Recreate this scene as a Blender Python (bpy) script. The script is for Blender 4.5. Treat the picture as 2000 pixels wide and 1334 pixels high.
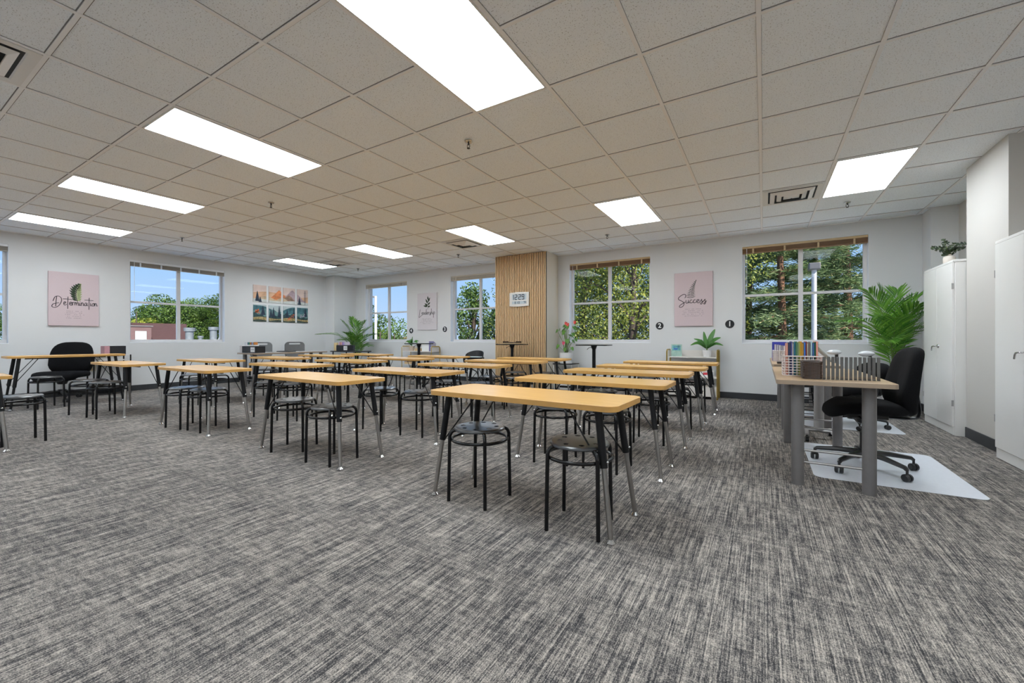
import bpy, bmesh, math, random
from mathutils import Vector, Matrix, Euler
PI = math.pi
R = math.radians
random.seed(7)
for o in list(bpy.data.objects):
    bpy.data.objects.remove(o)
SC = bpy.context.scene
COL = SC.collection

# ------------------------------------------------------------------ camera, world, sun, exposure
CAM_H = 0.985
cam_d = bpy.data.cameras.new('camera')
cam = bpy.data.objects.new('camera', cam_d)
COL.objects.link(cam)
cam.location = (0, 0, CAM_H)
cam.rotation_euler = (PI / 2, 0, 0.54078)
cam_d.sensor_width = 36
cam_d.lens = 805.22 / 2000 * 36
cam_d.shift_x = -0.00372
cam_d.shift_y = -0.00265
cam_d.clip_start = 0.02
cam_d.clip_end = 300
SC.camera = cam
vs = SC.view_settings
vs.view_transform = 'Standard'
vs.look = 'None'
vs.gamma = 1
vs.use_curve_mapping = False
vs.exposure = 0.0
SC.display_settings.display_device = 'sRGB'
cy = SC.cycles
cy.use_denoising = True
cy.max_bounces = 10
cy.diffuse_bounces = 5
cy.glossy_bounces = 4
cy.transparent_max_bounces = 16
cy.caustics_reflective = False
cy.caustics_refractive = False
cy.sample_clamp_indirect = 6

world = bpy.data.worlds.new('sky')
SC.world = world
world.use_nodes = True
nt = world.node_tree
nt.nodes.clear()
w_out = nt.nodes.new('ShaderNodeOutputWorld')
w_bg = nt.nodes.new('ShaderNodeBackground')
w_tc = nt.nodes.new('ShaderNodeTexCoord')
w_sep = nt.nodes.new('ShaderNodeSeparateXYZ')
w_r = nt.nodes.new('ShaderNodeValToRGB')
nt.links.new(w_tc.outputs['Generated'], w_sep.inputs[0])
nt.links.new(w_sep.outputs['Z'], w_r.inputs['Fac'])
nt.links.new(w_r.outputs['Color'], w_bg.inputs['Color'])
nt.links.new(w_bg.outputs[0], w_out.inputs[0])
e = w_r.color_ramp.elements
e[0].position = 0.0
e[0].color = (0.56, 0.74, 1.0, 1)
e[1].position = 0.5
e[1].color = (0.26, 0.50, 0.95, 1)
m_ = w_r.color_ramp.elements.new(0.12)
m_.color = (0.40, 0.65, 1.0, 1)
w_bg.inputs['Strength'].default_value = 1.0

sun_d = bpy.data.lights.new('sun', 'SUN')
sun = bpy.data.objects.new('sun', sun_d)
COL.objects.link(sun)
sun.rotation_euler = Vector((-0.70, 0.30, -0.64)).to_track_quat('-Z', 'Y').to_euler()
sun_d.energy = 9.0
sun_d.angle = 0.01
sun_d.color = (1.0, 0.95, 0.86)
PANEL_POWER = 17.5          # radiance of the lit ceiling panels

# ------------------------------------------------------------------ room numbers
ZC = 2.68
YB, XL, XR, YF = 7.69, -10.28, 2.12, -3.3
SILL, HEAD = 0.905, 2.49
GX, GY, T = -0.0216, 0.0617, 0.6096

# ------------------------------------------------------------------ materials
_M = {}


def base_mat(name):
    m = bpy.data.materials.new(name)
    m.use_nodes = True
    n = m.node_tree
    b = n.nodes['Principled BSDF']
    return m, n, b


def M(name, col, rough=0.5, metal=0.0, var=0.06, scale=40.0, bump=0.0, spec=0.5, coat=0.0, stretch=None, sheen=0.0, trans=0.0):
    """procedural principled material: colour with a little noise variation and optional bump"""
    if name in _M:
        return _M[name]
    m, n, b = base_mat(name)
    tc = n.nodes.new('ShaderNodeTexCoord')
    mp = n.nodes.new('ShaderNodeMapping')
    if stretch:
        mp.inputs['Scale'].default_value = stretch
    no = n.nodes.new('ShaderNodeTexNoise')
    no.inputs['Scale'].default_value = scale
    no.inputs['Detail'].default_value = 3
    n.links.new(tc.outputs['Object'], mp.inputs['Vector'])
    n.links.new(mp.outputs[0], no.inputs['Vector'])
    r = n.nodes.new('ShaderNodeValToRGB')
    lo = [max(0, c * (1 - var)) for c in col]
    hi = [min(1, c * (1 + var)) for c in col]
    r.color_ramp.elements[0].position = 0.3
    r.color_ramp.elements[0].color = (*lo, 1)
    r.color_ramp.elements[1].position = 0.7
    r.color_ramp.elements[1].color = (*hi, 1)
    n.links.new(no.outputs['Fac'], r.inputs['Fac'])
    n.links.new(r.outputs['Color'], b.inputs['Base Color'])
    b.inputs['Roughness'].default_value = rough
    b.inputs['Metallic'].default_value = metal
    b.inputs['Specular IOR Level'].default_value = spec
    b.inputs['Coat Weight'].default_value = coat
    b.inputs['Coat Roughness'].default_value = 0.25
    b.inputs['Sheen Weight'].default_value = sheen
    b.inputs['Transmission Weight'].default_value = trans
    if bump:
        bp = n.nodes.new('ShaderNodeBump')
        bp.inputs['Strength'].default_value = bump
        bp.inputs['Distance'].default_value = 0.002
        n.links.new(no.outputs['Fac'], bp.inputs['Height'])
        n.links.new(bp.outputs[0], b.inputs['Normal'])
    _M[name] = m
    return m


def node(n, t, **kw):
    x = n.nodes.new(t)
    for k, v in kw.items():
        if k in x.inputs:
            x.inputs[k].default_value = v
        else:
            setattr(x, k, v)
    return x


def math_n(n, op, a, b=None, clamp=False):
    x = n.nodes.new('ShaderNodeMath')
    x.operation = op
    x.use_clamp = clamp
    for i, q in enumerate((a, b)):
        if q is None:
            continue
        if isinstance(q, (int, float)):
            x.inputs[i].default_value = q
        else:
            n.links.new(q, x.inputs[i])
    return x.outputs[0]


def carpet_mat():
    m, n, b = base_mat('carpet')
    tc = n.nodes.new('ShaderNodeTexCoord')

    def nz(sx, sy, detail=2.0, off=0.0, rough=0.5):
        mp = n.nodes.new('ShaderNodeMapping')
        mp.inputs['Scale'].default_value = (sx, sy, 1)
        mp.inputs['Location'].default_value = (off, off * 1.7, off)
        n.links.new(tc.outputs['Object'], mp.inputs[0])
        no = n.nodes.new('ShaderNodeTexNoise')
        no.inputs['Scale'].default_value = 1
        no.inputs['Detail'].default_value = detail
        no.inputs['Roughness'].default_value = rough
        n.links.new(mp.outputs[0], no.inputs['Vector'])
        return no.outputs['Fac']
    line = nz(190, 2.1, 2, 0)
    fine = nz(380, 30, 1, 3.1)
    blkY = nz(42, 8.5, 2.5, 7.7)
    blkX = nz(12, 58, 2.5, 11.3)
    speck = nz(240, 240, 0, 2.2)
    big = nz(1.1, 1.1, 1, 5.0)
    s = math_n(n, 'MULTIPLY', line, 0.85)
    s = math_n(n, 'ADD', s, math_n(n, 'MULTIPLY', fine, 0.50))
    s = math_n(n, 'ADD', s, math_n(n, 'MULTIPLY', blkY, 0.52))
    s = math_n(n, 'ADD', s, math_n(n, 'MULTIPLY', blkX, 0.40))
    s = math_n(n, 'ADD', s, math_n(n, 'MULTIPLY', speck, 0.55))
    s = math_n(n, 'ADD', s, math_n(n, 'MULTIPLY', big, 0.12))   # mean ~1.27
    r = n.nodes.new('ShaderNodeValToRGB')
    el = r.color_ramp.elements
    el[0].position = 0.38
    el[0].color = (0.028, 0.029, 0.033, 1)
    el[1].position = 0.62
    el[1].color = (0.56, 0.49, 0.43, 1)
    q = el.new(0.46)
    q.color = (0.085, 0.08, 0.080, 1)
    q = el.new(0.525)
    q.color = (0.26, 0.238, 0.216, 1)
    n.links.new(math_n(n, 'DIVIDE', s, 2.94), r.inputs['Fac'])
    n.links.new(r.outputs['Color'], b.inputs['Base Color'])
    b.inputs['Roughness'].default_value = 0.95
    b.inputs['Specular IOR Level'].default_value = 0.1
    bp = node(n, 'ShaderNodeBump', Strength=0.35, Distance=0.003)
    n.links.new(math_n(n, 'ADD', fine, speck), bp.inputs['Height'])
    n.links.new(bp.outputs[0], b.inputs['Normal'])
    return m


def ceiling_mat():
    m, n, b = base_mat('ceiling_tile')
    tc = n.nodes.new('ShaderNodeTexCoord')
    v = node(n, 'ShaderNodeTexNoise', Scale=135.0, Detail=1.0)
    n.links.new(tc.outputs['Object'], v.inputs['Vector'])
    r = n.nodes.new('ShaderNodeValToRGB')
    el = r.color_ramp.elements
    el[0].position = 0.27
    el[0].color = (0.50, 0.51, 0.52, 1)
    el[1].position = 0.39
    el[1].color = (0.875, 0.92, 0.965, 1)
    n.links.new(v.outputs['Fac'], r.inputs['Fac'])
    n.links.new(r.outputs['Color'], b.inputs['Base Color'])
    b.inputs['Roughness'].default_value = 0.95
    b.inputs['Specular IOR Level'].default_value = 0.1
    bp = node(n, 'ShaderNodeBump', Strength=0.5, Distance=0.004)
    n.links.new(r.outputs['Color'], bp.inputs['Height'])
    n.links.new(bp.outputs[0], b.inputs['Normal'])
    return m


def emit_mat(name, col, st):
    m, n, b = base_mat(name)
    b.inputs['Base Color'].default_value = (*col, 1)
    b.inputs['Emission Color'].default_value = (*col, 1)
    no = node(n, 'ShaderNodeTexNoise', Scale=3.0)
    mr = node(n, 'ShaderNodeMapRange')
    mr.inputs['To Min'].default_value = st * 0.97
    mr.inputs['To Max'].default_value = st * 1.03
    n.links.new(no.outputs['Fac'], mr.inputs['Value'])
    n.links.new(mr.outputs[0], b.inputs['Emission Strength'])
    return m


def glass_mat(name, tint=(1, 1, 1), refl=1.0):
    m = bpy.data.materials.new(name)
    m.use_nodes = True
    n = m.node_tree
    n.nodes.clear()
    o = n.nodes.new('ShaderNodeOutputMaterial')
    t = n.nodes.new('ShaderNodeBsdfTransparent')
    t.inputs['Color'].default_value = (*tint, 1)
    g = n.nodes.new('ShaderNodeBsdfGlossy')
    g.inputs['Roughness'].default_value = 0.02
    lw = n.nodes.new('ShaderNodeFresnel')
    lw.inputs['IOR'].default_value = 1.45
    mx = n.nodes.new('ShaderNodeMixShader')
    no = node(n, 'ShaderNodeTexNoise', Scale=2.0)
    ge = n.nodes.new('ShaderNodeNewGeometry')
    k = math_n(n, 'MULTIPLY', lw.outputs[0], refl)
    k = math_n(n, 'MULTIPLY', k, math_n(n, 'SUBTRACT', 1.0, ge.outputs['Backfacing']))
    k = math_n(n, 'MULTIPLY', k, math_n(n, 'ADD', math_n(n, 'MULTIPLY', no.outputs['Fac'], 0.2), 0.9), True)
    n.links.new(k, mx.inputs[0])
    n.links.new(t.outputs[0], mx.inputs[1])
    n.links.new(g.outputs[0], mx.inputs[2])
    n.links.new(mx.outputs[0], o.inputs[0])
    return m


def leaf_mat(name, c1, c2, rough=0.45, transl=0.25, wear=None):
    m, n, b = base_mat(name)
    g = n.nodes.new('ShaderNodeNewGeometry')
    r = n.nodes.new('ShaderNodeValToRGB')
    r.color_ramp.elements[0].color = (*c1, 1)
    r.color_ramp.elements[1].color = (*c2, 1)
    if wear:
        q = r.color_ramp.elements.new(0.93)
        q.color = (*c2, 1)
        r.color_ramp.elements[-1].color = (*wear, 1)
    n.links.new(g.outputs['Random Per Island'], r.inputs['Fac'])
    n.links.new(r.outputs['Color'], b.inputs['Base Color'])
    b.inputs['Roughness'].default_value = rough
    tr = n.nodes.new('ShaderNodeBsdfTranslucent')
    n.links.new(r.outputs['Color'], tr.inputs['Color'])
    mx = n.nodes.new('ShaderNodeMixShader')
    mx.inputs[0].default_value = transl
    out = [x for x in n.nodes if x.type == 'OUTPUT_MATERIAL'][0]
    n.links.new(b.outputs[0], mx.inputs[1])
    n.links.new(tr.outputs[0], mx.inputs[2])
    n.links.new(mx.outputs[0], out.inputs[0])
    return m


MAT = dict(
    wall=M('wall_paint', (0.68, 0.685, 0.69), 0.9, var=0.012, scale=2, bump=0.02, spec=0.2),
    beige=M('column_beige', (0.70, 0.64, 0.54), 0.9, var=0.012, scale=2, spec=0.2),
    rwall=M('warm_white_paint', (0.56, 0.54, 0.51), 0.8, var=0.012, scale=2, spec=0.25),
    white=M('white_paint', (0.80, 0.82, 0.85), 0.45, var=0.01, scale=6),
    grid=M('grid_metal', (0.86, 0.86, 0.87), 0.5, var=0.01, scale=6),
    base=M('baseboard_vinyl', (0.030, 0.032, 0.036), 0.5, var=0.1, scale=8),
    alu=M('window_aluminium', (0.66, 0.65, 0.65), 0.4, var=0.02, scale=8),
    maple=M('maple_laminate', (0.80, 0.46, 0.15), 0.26, var=0.06, scale=5, stretch=(1, 14, 1), spec=0.5, coat=0.12),
    edge=M('oak_edge_band', (0.62, 0.34, 0.095), 0.4, var=0.08, scale=9),
    blk=M('black_steel', (0.007, 0.007, 0.008), 0.22, var=0.1, scale=20, spec=0.35),
    blkm=M('black_satin_steel', (0.010, 0.010, 0.011), 0.42, var=0.1, scale=20, spec=0.25),
    seat=M('black_glossy_seat', (0.020, 0.022, 0.025), 0.36, var=0.1, scale=12, spec=0.9, coat=0.8),
    chrome=M('chrome', (0.62, 0.61, 0.60), 0.22, metal=1.0, var=0.03, scale=10),
    steel=M('brushed_steel', (0.40, 0.385, 0.37), 0.34, metal=1.0, var=0.05, scale=60),
    fabric=M('black_fabric', (0.007, 0.007, 0.008), 0.9, var=0.25, scale=160, bump=0.3, spec=0.1, sheen=0.02),
    plast=M('black_plastic', (0.014, 0.014, 0.015), 0.38, var=0.1, scale=20),
    greyleg=M('grey_powder_coat', (0.155, 0.147, 0.145), 0.42, var=0.04, scale=30),
    lightleg=M('light_grey_metal', (0.36, 0.35, 0.345), 0.35, var=0.04, scale=20),
    birch=M('birch_laminate', (0.56, 0.39, 0.235), 0.32, var=0.05, scale=5, stretch=(10, 1, 1)),
    taupe=M('taupe_edge', (0.33, 0.25, 0.18), 0.45, var=0.05, scale=10),
    cab=M('cabinet_white_steel', (0.82, 0.81, 0.79), 0.35, var=0.012, scale=3),
    slat=M('oak_slat', (0.56, 0.375, 0.205), 0.55, var=0.20, scale=9, stretch=(34, 34, 0.6)),
    felt=M('dark_felt', (0.006, 0.005, 0.004), 0.95, var=0.2, scale=80),
    pot=M('white_ceramic', (0.72, 0.71, 0.70), 0.35, var=0.02, scale=6),
    soil=M('potting_soil', (0.035, 0.024, 0.016), 1.0, var=0.4, scale=60, bump=0.8),
    gold=M('gold_metal', (0.56, 0.38, 0.10), 0.35, metal=0.85, var=0.05, scale=12),
    shelfw=M('shelf_white', (0.74, 0.70, 0.66), 0.4, var=0.02, scale=6),
    tan=M('tan_wood', (0.55, 0.40, 0.22), 0.5, var=0.10, scale=8, stretch=(1, 10, 10)),
    brown=M('brown_slat', (0.235, 0.125, 0.055), 0.5, var=0.18, scale=12, stretch=(1, 10, 60)),
    greysl=M('grey_slat', (0.33, 0.30, 0.26), 0.5, var=0.12, scale=12, stretch=(1, 10, 60)),
    cream=M('cream_slat', (0.58, 0.53, 0.45), 0.5, var=0.08, scale=12, stretch=(1, 10, 60)),
    mat=M('clear_mat', (0.82, 0.86, 0.94), 0.22, var=0.02, scale=40, bump=0.05),
    pink=M('pink_canvas', (0.60, 0.49, 0.51), 0.8, var=0.015, scale=90, bump=0.05),
    lilac=M('pale_lilac_canvas', (0.62, 0.58, 0.61), 0.8, var=0.015, scale=90, bump=0.05),
    ink=M('black_ink', (0.018, 0.014, 0.018), 0.7, var=0.1, scale=30),
    inkg=M('grey_ink', (0.06, 0.045, 0.055), 0.8, var=0.1, scale=30),
    leafd=M('dark_green_ink', (0.025, 0.045, 0.020), 0.8, var=0.4, scale=60),
    leafl=M('pale_green_ink', (0.33, 0.38, 0.19), 0.8, var=0.25, scale=60),
    sign=M('black_disc', (0.008, 0.008, 0.010), 0.4, var=0.1, scale=20),
    num=M('white_numeral', (0.85, 0.85, 0.85), 0.5, var=0.01),
    vent=M('vent_white', (0.74, 0.73, 0.71), 0.35, var=0.01, scale=6),
    dark=M('duct_shade', (0.01, 0.01, 0.011), 0.7, var=0.1),
    clock=M('clock_case', (0.60, 0.575, 0.54), 0.35, var=0.02, scale=8),
    lcd=M('lcd_grey', (0.40, 0.46, 0.50), 0.3, var=0.03, scale=8),
    lcdk=M('lcd_black', (0.010, 0.013, 0.020), 0.4, var=0.05),
    bark=M('bark', (0.08, 0.06, 0.047), 0.95, var=0.4, scale=9, stretch=(3, 3, 0.6), bump=0.6),
    barkr=M('red_bark', (0.17, 0.09, 0.055), 0.95, var=0.4, scale=9, stretch=(3, 3, 0.6), bump=0.6),
    brick=M('maroon_siding', (0.070, 0.032, 0.032), 0.7, var=0.10, scale=3, stretch=(1, 1, 8)),
    galv=M('galvanised_steel', (0.15, 0.17, 0.185), 0.5, metal=0.2, var=0.12, scale=8),
    roof=M('white_roof_and_reflector', (0.80, 0.80, 0.79), 0.95, var=0.2, scale=30),
    grass=M('pale_concrete', (0.50, 0.49, 0.47), 0.95, var=0.1, scale=2),
    pole=M('white_pole', (0.80, 0.80, 0.80), 0.4, var=0.02),
    opole=M('dimmed_outdoor_white', (0.50, 0.50, 0.51), 0.5, var=0.04),  # white lowered in colour to balance the strong sun
    notice=M('dimmed_notice', (0.36, 0.38, 0.36), 0.7, var=0.15, scale=14),  # notice colour darkened to offset the bright sun
    paper=M('paper', (0.80, 0.80, 0.79), 0.7, var=0.02),
    outlet=M('ivory_plastic', (0.60, 0.54, 0.40), 0.5, var=0.02),
)
MAT['carpet'] = carpet_mat()
MAT['ceiling'] = ceiling_mat()
MAT['panel'] = emit_mat('lit_diffuser', (0.87, 0.945, 1.0), PANEL_POWER)
MAT['glass'] = glass_mat('window_glass', (1, 1, 1), 0.3)
MAT['acrylic'] = glass_mat('clear_acrylic', (0.93, 0.96, 0.97), 1.5)
MAT['palm'] = leaf_mat('palm_leaf', (0.05, 0.19, 0.02), (0.22, 0.46, 0.06), 0.35, 0.25)
MAT['broad'] = leaf_mat('broad_leaf', (0.03, 0.12, 0.03), (0.10, 0.28, 0.05), 0.3, 0.15)
MAT['flowerleaf'] = leaf_mat('anthurium_leaf', (0.05, 0.17, 0.02), (0.16, 0.36, 0.05), 0.3, 0.25)
MAT['euca'] = leaf_mat('eucalyptus_leaf', (0.028, 0.05, 0.03), (0.10, 0.13, 0.075), 0.55, 0.1)
MAT['stem'] = M('green_stem', (0.14, 0.22, 0.05), 0.5, var=0.2, scale=20)
MAT['redfl'] = M('red_flower', (0.62, 0.03, 0.02), 0.3, var=0.1, scale=30)
MAT['pinkfl'] = M('pink_flower', (0.62, 0.05, 0.13), 0.3, var=0.1, scale=30)
MAT['t_dec'] = leaf_mat('deciduous_leaf', (0.045, 0.091, 0.013), (0.271, 0.298, 0.041), 0.55, 0.3, (0.361, 0.326, 0.045))
MAT['t_green'] = leaf_mat('green_leaf', (0.031, 0.076, 0.013), (0.136, 0.225, 0.036), 0.55, 0.3)
MAT['t_pine'] = leaf_mat('pine_needles', (0.054, 0.109, 0.043), (0.261, 0.347, 0.151), 0.6, 0.35, (0.456, 0.402, 0.176))
MAT['t_rust'] = leaf_mat('rusty_leaf', (0.105, 0.068, 0.025), (0.217, 0.170, 0.065), 0.6, 0.25)
MAT['t_lime'] = leaf_mat('lime_leaf', (0.130, 0.177, 0.025), (0.338, 0.362, 0.049), 0.55, 0.3)


# ------------------------------------------------------------------ mesh builder
class MB:
    def __init__(s):
        s.v, s.f, s.m, s.cur = [], [], [], 0

    def add(s, vs_, fs):
        o = len(s.v)
        s.v += [tuple(p) for p in vs_]
        for f in fs:
            s.f.append([i + o for i in f])
            s.m.append(s.cur)
        return s

    def box(s, x0, x1, y0, y1, z0, z1):
        return s.add([(x0, y0, z0), (x1, y0, z0), (x1, y1, z0), (x0, y1, z0), (x0, y0, z1), (x1, y0, z1), (x1, y1, z1), (x0, y1, z1)],
                     [(0, 3, 2, 1), (4, 5, 6, 7), (0, 1, 5, 4), (1, 2, 6, 5), (2, 3, 7, 6), (3, 0, 4, 7)])

    def obox(s, mat, sx, sy, sz):
        """box of given size centred on a matrix"""
        c = [mat @ Vector((a * sx / 2, b * sy / 2, c * sz / 2)) for c in (-1, 1) for b in (-1, 1) for a in (-1, 1)]
        return s.add(c, [(0, 2, 3, 1), (4, 5, 7, 6), (0, 1, 5, 4), (1, 3, 7, 5), (3, 2, 6, 7), (2, 0, 4, 6)])

    def tube(s, pts, r, n=8, closed=False, caps=True, flat=1.0):
        pts = [Vector(p) for p in pts]
        N = len(pts)
        rs = r if isinstance(r, (list, tuple)) else [r] * N
        rings = []
        up = None
        for i, p in enumerate(pts):
            a = pts[(i - 1) % N] if (closed or i > 0) else p
            b = pts[(i + 1) % N] if (closed or i < N - 1) else p
            t = (b - a)
            t = t.normalized() if t.length > 1e-9 else Vector((0, 0, 1))
            if up is None:
                up = Vector((0, 0, 1)) if abs(t.z) < 0.9 else Vector((0, 1, 0))
            x = t.cross(up)
            if x.length < 1e-6:
                x = t.cross(Vector((1, 0.3, 0)))
            x.normalize()
            y = x.cross(t).normalized()
            up = y
            rings.append([p + (x * math.cos(2 * PI * k / n) + y * math.sin(2 * PI * k / n) * flat) * rs[i] for k in range(n)])
        vs_ = [q for g in rings for q in g]
        fs = []
        for i in range(N if closed else N - 1):
            j = (i + 1) % N
            for k in range(n):
                l = (k + 1) % n
                fs.append((i * n + k, i * n + l, j * n + l, j * n + k))
        if caps and not closed:
            fs.append(tuple(range(n - 1, -1, -1)))
            fs.append(tuple((N - 1) * n + k for k in range(n)))
        return s.add(vs_, fs)

    def cyl(s, p0, p1, r0, r1=None, n=16):
        return s.tube([p0, p1], [r0, r0 if r1 is None else r1], n)

    def lathe(s, prof, c=(0, 0, 0), n=24):
        vs_, fs = [], []
        P = len(prof)
        for k in range(n):
            a = 2 * PI * k / n
            for r, z in prof:
                vs_.append((c[0] + r * math.cos(a), c[1] + r * math.sin(a), c[2] + z))
        for k in range(n):
            l = (k + 1) % n
            for i in range(P - 1):
                fs.append((k * P + i, l * P + i, l * P + i + 1, k * P + i + 1))
        if prof[0][0] > 1e-6:
            fs.append(tuple(k * P for k in range(n - 1, -1, -1)))
        if prof[-1][0] > 1e-6:
            fs.append(tuple(k * P + P - 1 for k in range(n)))
        return s.add(vs_, fs)

    def prism(s, poly, z0, z1):
        n = len(poly)
        vs_ = [(x, y, z0) for x, y in poly] + [(x, y, z1) for x, y in poly]
        fs = [tuple(range(n - 1, -1, -1)), tuple(range(n, 2 * n))]
        fs += [(i, (i + 1) % n, n + (i + 1) % n, n + i) for i in range(n)]
        return s.add(vs_, fs)

    def wprism(s, poly, y0, y1):
        """polygon in x,z extruded along y (facing -y)"""
        n = len(poly)
        vs_ = [(x, y0, z) for x, z in poly] + [(x, y1, z) for x, z in poly]
        fs = [tuple(range(n)), tuple(range(2 * n - 1, n - 1, -1))]
        fs += [((i + 1) % n, i, n + i, n + (i + 1) % n) for i in range(n)]
        return s.add(vs_, fs)

    def sphere(s, c, rx, ry=None, rz=None, n=12, k=8):
        ry = rx if ry is None else ry
        rz = rx if rz is None else rz
        vs_, fs = [], []
        for i in range(k + 1):
            a = -PI / 2 + PI * i / k
            for j in range(n):
                b = 2 * PI * j / n
                vs_.append((c[0] + rx * math.cos(a) * math.cos(b), c[1] + ry * math.cos(a) * math.sin(b), c[2] + rz * math.sin(a)))
        for i in range(k):
            for j in range(n):
                l = (j + 1) % n
                fs.append((i * n + j, i * n + l, (i + 1) * n + l, (i + 1) * n + j))
        return s.add(vs_, fs)

    def xf(s, mat):
        s.v = [tuple(mat @ Vector(p)) for p in s.v]
        return s

    def mesh(s, name, mats, smooth=40):
        me = bpy.data.meshes.new(name)
        me.from_pydata(s.v, [], s.f)
        if not isinstance(mats, (list, tuple)):
            mats = [mats]
        for m in mats:
            me.materials.append(m)
        if len(mats) > 1:
            me.polygons.foreach_set('material_index', s.m)
        if smooth:
            me.polygons.foreach_set('use_smooth', [True] * len(s.f))
            me.set_sharp_from_angle(angle=R(smooth))
        me.update()
        return me

    def build(s, name, mats, parent=None, smooth=40, bevel=0.0, loc=None, seg=2):
        o = bpy.data.objects.new(name, s.mesh(name, mats, smooth))
        COL.objects.link(o)
        if parent is not None:
            o.parent = parent
        if loc is not None:
            o.location = loc
        if bevel:
            b = o.modifiers.new('bevel', 'BEVEL')
            b.width = bevel
            b.segments = seg
            b.limit_method = 'ANGLE'
            b.angle_limit = R(40)
            b.harden_normals = False
        return o


def tag(o, label=None, cat=None, group=None, kind=None):
    if label:
        o['label'] = label
    if cat:
        o['category'] = cat
    if group:
        o['group'] = group
    if kind:
        o['kind'] = kind
    return o


def thing(name, label=None, cat=None, loc=(0, 0, 0), rz=0, group=None):
    o = bpy.data.objects.new(name, None)
    o.empty_display_size = 0.1
    COL.objects.link(o)
    o.location = loc
    o.rotation_euler = (0, 0, rz)
    return tag(o, label, cat, group)


def dup(o, parent=None):
    c = o.copy()
    COL.objects.link(c)
    if parent is not None:
        c.parent = parent
    for ch in o.children:
        dup(ch, c)
    return c


def place(proto, used, name_loc, rz, label, cat, group):
    """first call moves the prototype itself, later calls copy it with its parts"""
    o = dup(proto) if used[0] else proto
    used[0] = True
    o.location = name_loc
    o.rotation_euler = (0, 0, rz)
    return tag(o, label, cat, group)


def rrect(x0, x1, y0, y1, r, n=5):
    p = []
    for cx, cy_, a in ((x1 - r, y0 + r, -PI / 2), (x1 - r, y1 - r, 0), (x0 + r, y1 - r, PI / 2), (x0 + r, y0 + r, PI)):
        for i in range(n + 1):
            b = a + PI / 2 * i / n
            p.append((cx + r * math.cos(b), cy_ + r * math.sin(b)))
    return p


def smooth_path(pts, k=6):
    """Catmull-Rom through points"""
    pts = [Vector(p) for p in pts]
    out = []
    for i in range(len(pts) - 1):
        p0 = pts[max(0, i - 1)]
        p1, p2 = pts[i], pts[i + 1]
        p3 = pts[min(len(pts) - 1, i + 2)]
        for j in range(k):
            t = j / k
            out.append(0.5 * ((2 * p1) + (p2 - p0) * t + (2 * p0 - 5 * p1 + 4 * p2 - p3) * t * t + (3 * p1 - p0 - 3 * p2 + p3) * t ** 3))
    out.append(pts[-1])
    return out


# ================================================================== THE SETTING
def struct(o, kind='structure'):
    o['kind'] = kind
    return o


WT = 0.24
BACK_W = [(-9.499, -7.898), (-6.448, -4.848), (-3.357, -1.762), (-0.302, 1.299)]
LEFT_W = [(-0.135, 1.468), (2.925, 4.533)]

b = MB()
b.box(XL - 0.3, XR + 0.3, YF - 0.3, YB + 0.3, -0.12, 0)
struct(b.build('floor', MAT['carpet'], smooth=0))
b = MB()
b.box(XL - 0.3, XR + 0.3, YF - 0.3, YB + 0.3, ZC + 0.008, ZC + 0.12)
struct(b.build('ceiling', MAT['ceiling'], smooth=0))


def wall_holes(name, lo, hi, holes, fixed0, fixed1, axis):
    b = MB()

    def bx(a0, a1, z0, z1):
        if axis == 'x':
            b.box(a0, a1, fixed0, fixed1, z0, z1)
        else:
            b.box(fixed0, fixed1, a0, a1, z0, z1)
    cur = lo
    for h0, h1 in holes:
        bx(cur, h0, 0, ZC + 0.006)
        bx(h0, h1, 0, SILL)
        bx(h0, h1, HEAD, ZC + 0.006)
        cur = h1
    bx(cur, hi, 0, ZC + 0.006)
    return struct(b.build(name, MAT['wall'], smooth=0))


wall_holes('wall_back', XL - WT, XR + WT, BACK_W, YB, YB + WT, 'x')
wall_holes('wall_left', YF, YB, LEFT_W, XL - WT, XL, 'y')
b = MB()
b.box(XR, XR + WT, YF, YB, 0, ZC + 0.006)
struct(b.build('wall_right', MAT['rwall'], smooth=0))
b = MB()
b.box(XL - WT, XR + WT, YF - WT, YF, 0, ZC + 0.006)
struct(b.build('wall_front', MAT['wall'], smooth=0))
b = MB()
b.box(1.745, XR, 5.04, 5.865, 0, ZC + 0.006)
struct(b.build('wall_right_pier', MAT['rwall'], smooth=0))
b = MB()
b.box(1.862, XR, 7.36, YB, 0, ZC + 0.006)
struct(b.build('wall_right_corner', MAT['wall'], smooth=0))
b = MB()
b.box(XL, -9.90, 7.0, YB, 0, ZC + 0.006)
struct(b.build('wall_left_corner', MAT['wall'], smooth=0))
SX0, SX1, SY = -4.785, -3.605, 7.13
b = MB()
b.box(SX0 + 0.005, SX1, SY + 0.035, YB, 0, ZC + 0.006)
struct(b.build('wall_back_column', MAT['beige'], smooth=0))  # column sides in a warmer tone than the walls

# baseboards
bbh, bbt = 0.102, 0.012
b = MB().box(-9.90, SX0, YB - bbt, YB, 0, bbh).box(SX1, 1.862, YB - bbt, YB, 0, bbh)
struct(b.build('baseboard_back', MAT['base'], smooth=0, bevel=0.003))
b = MB().box(XL, XL + bbt, YF, 7.0, 0, bbh).box(XL, -9.9 + bbt, 7.0 - bbt, 7.0, 0, bbh).box(-9.9, -9.9 + bbt, 7.0, YB, 0, bbh)
struct(b.build('baseboard_left', MAT['base'], smooth=0, bevel=0.003))
b = MB().box(1.745 - bbt, 1.745, 5.04, 5.865, 0, bbh).box(1.745, XR, 5.04 - bbt, 5.04, 0, bbh).box(XR - bbt, XR, YF, 5.04, 0, bbh)
b.box(1.862 - bbt, 1.862, 7.36, YB - bbt, 0, bbh).box(1.862, XR, 7.36 - bbt, 7.36, 0, bbh)
struct(b.build('baseboard_right', MAT['base'], smooth=0, bevel=0.003))

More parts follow.
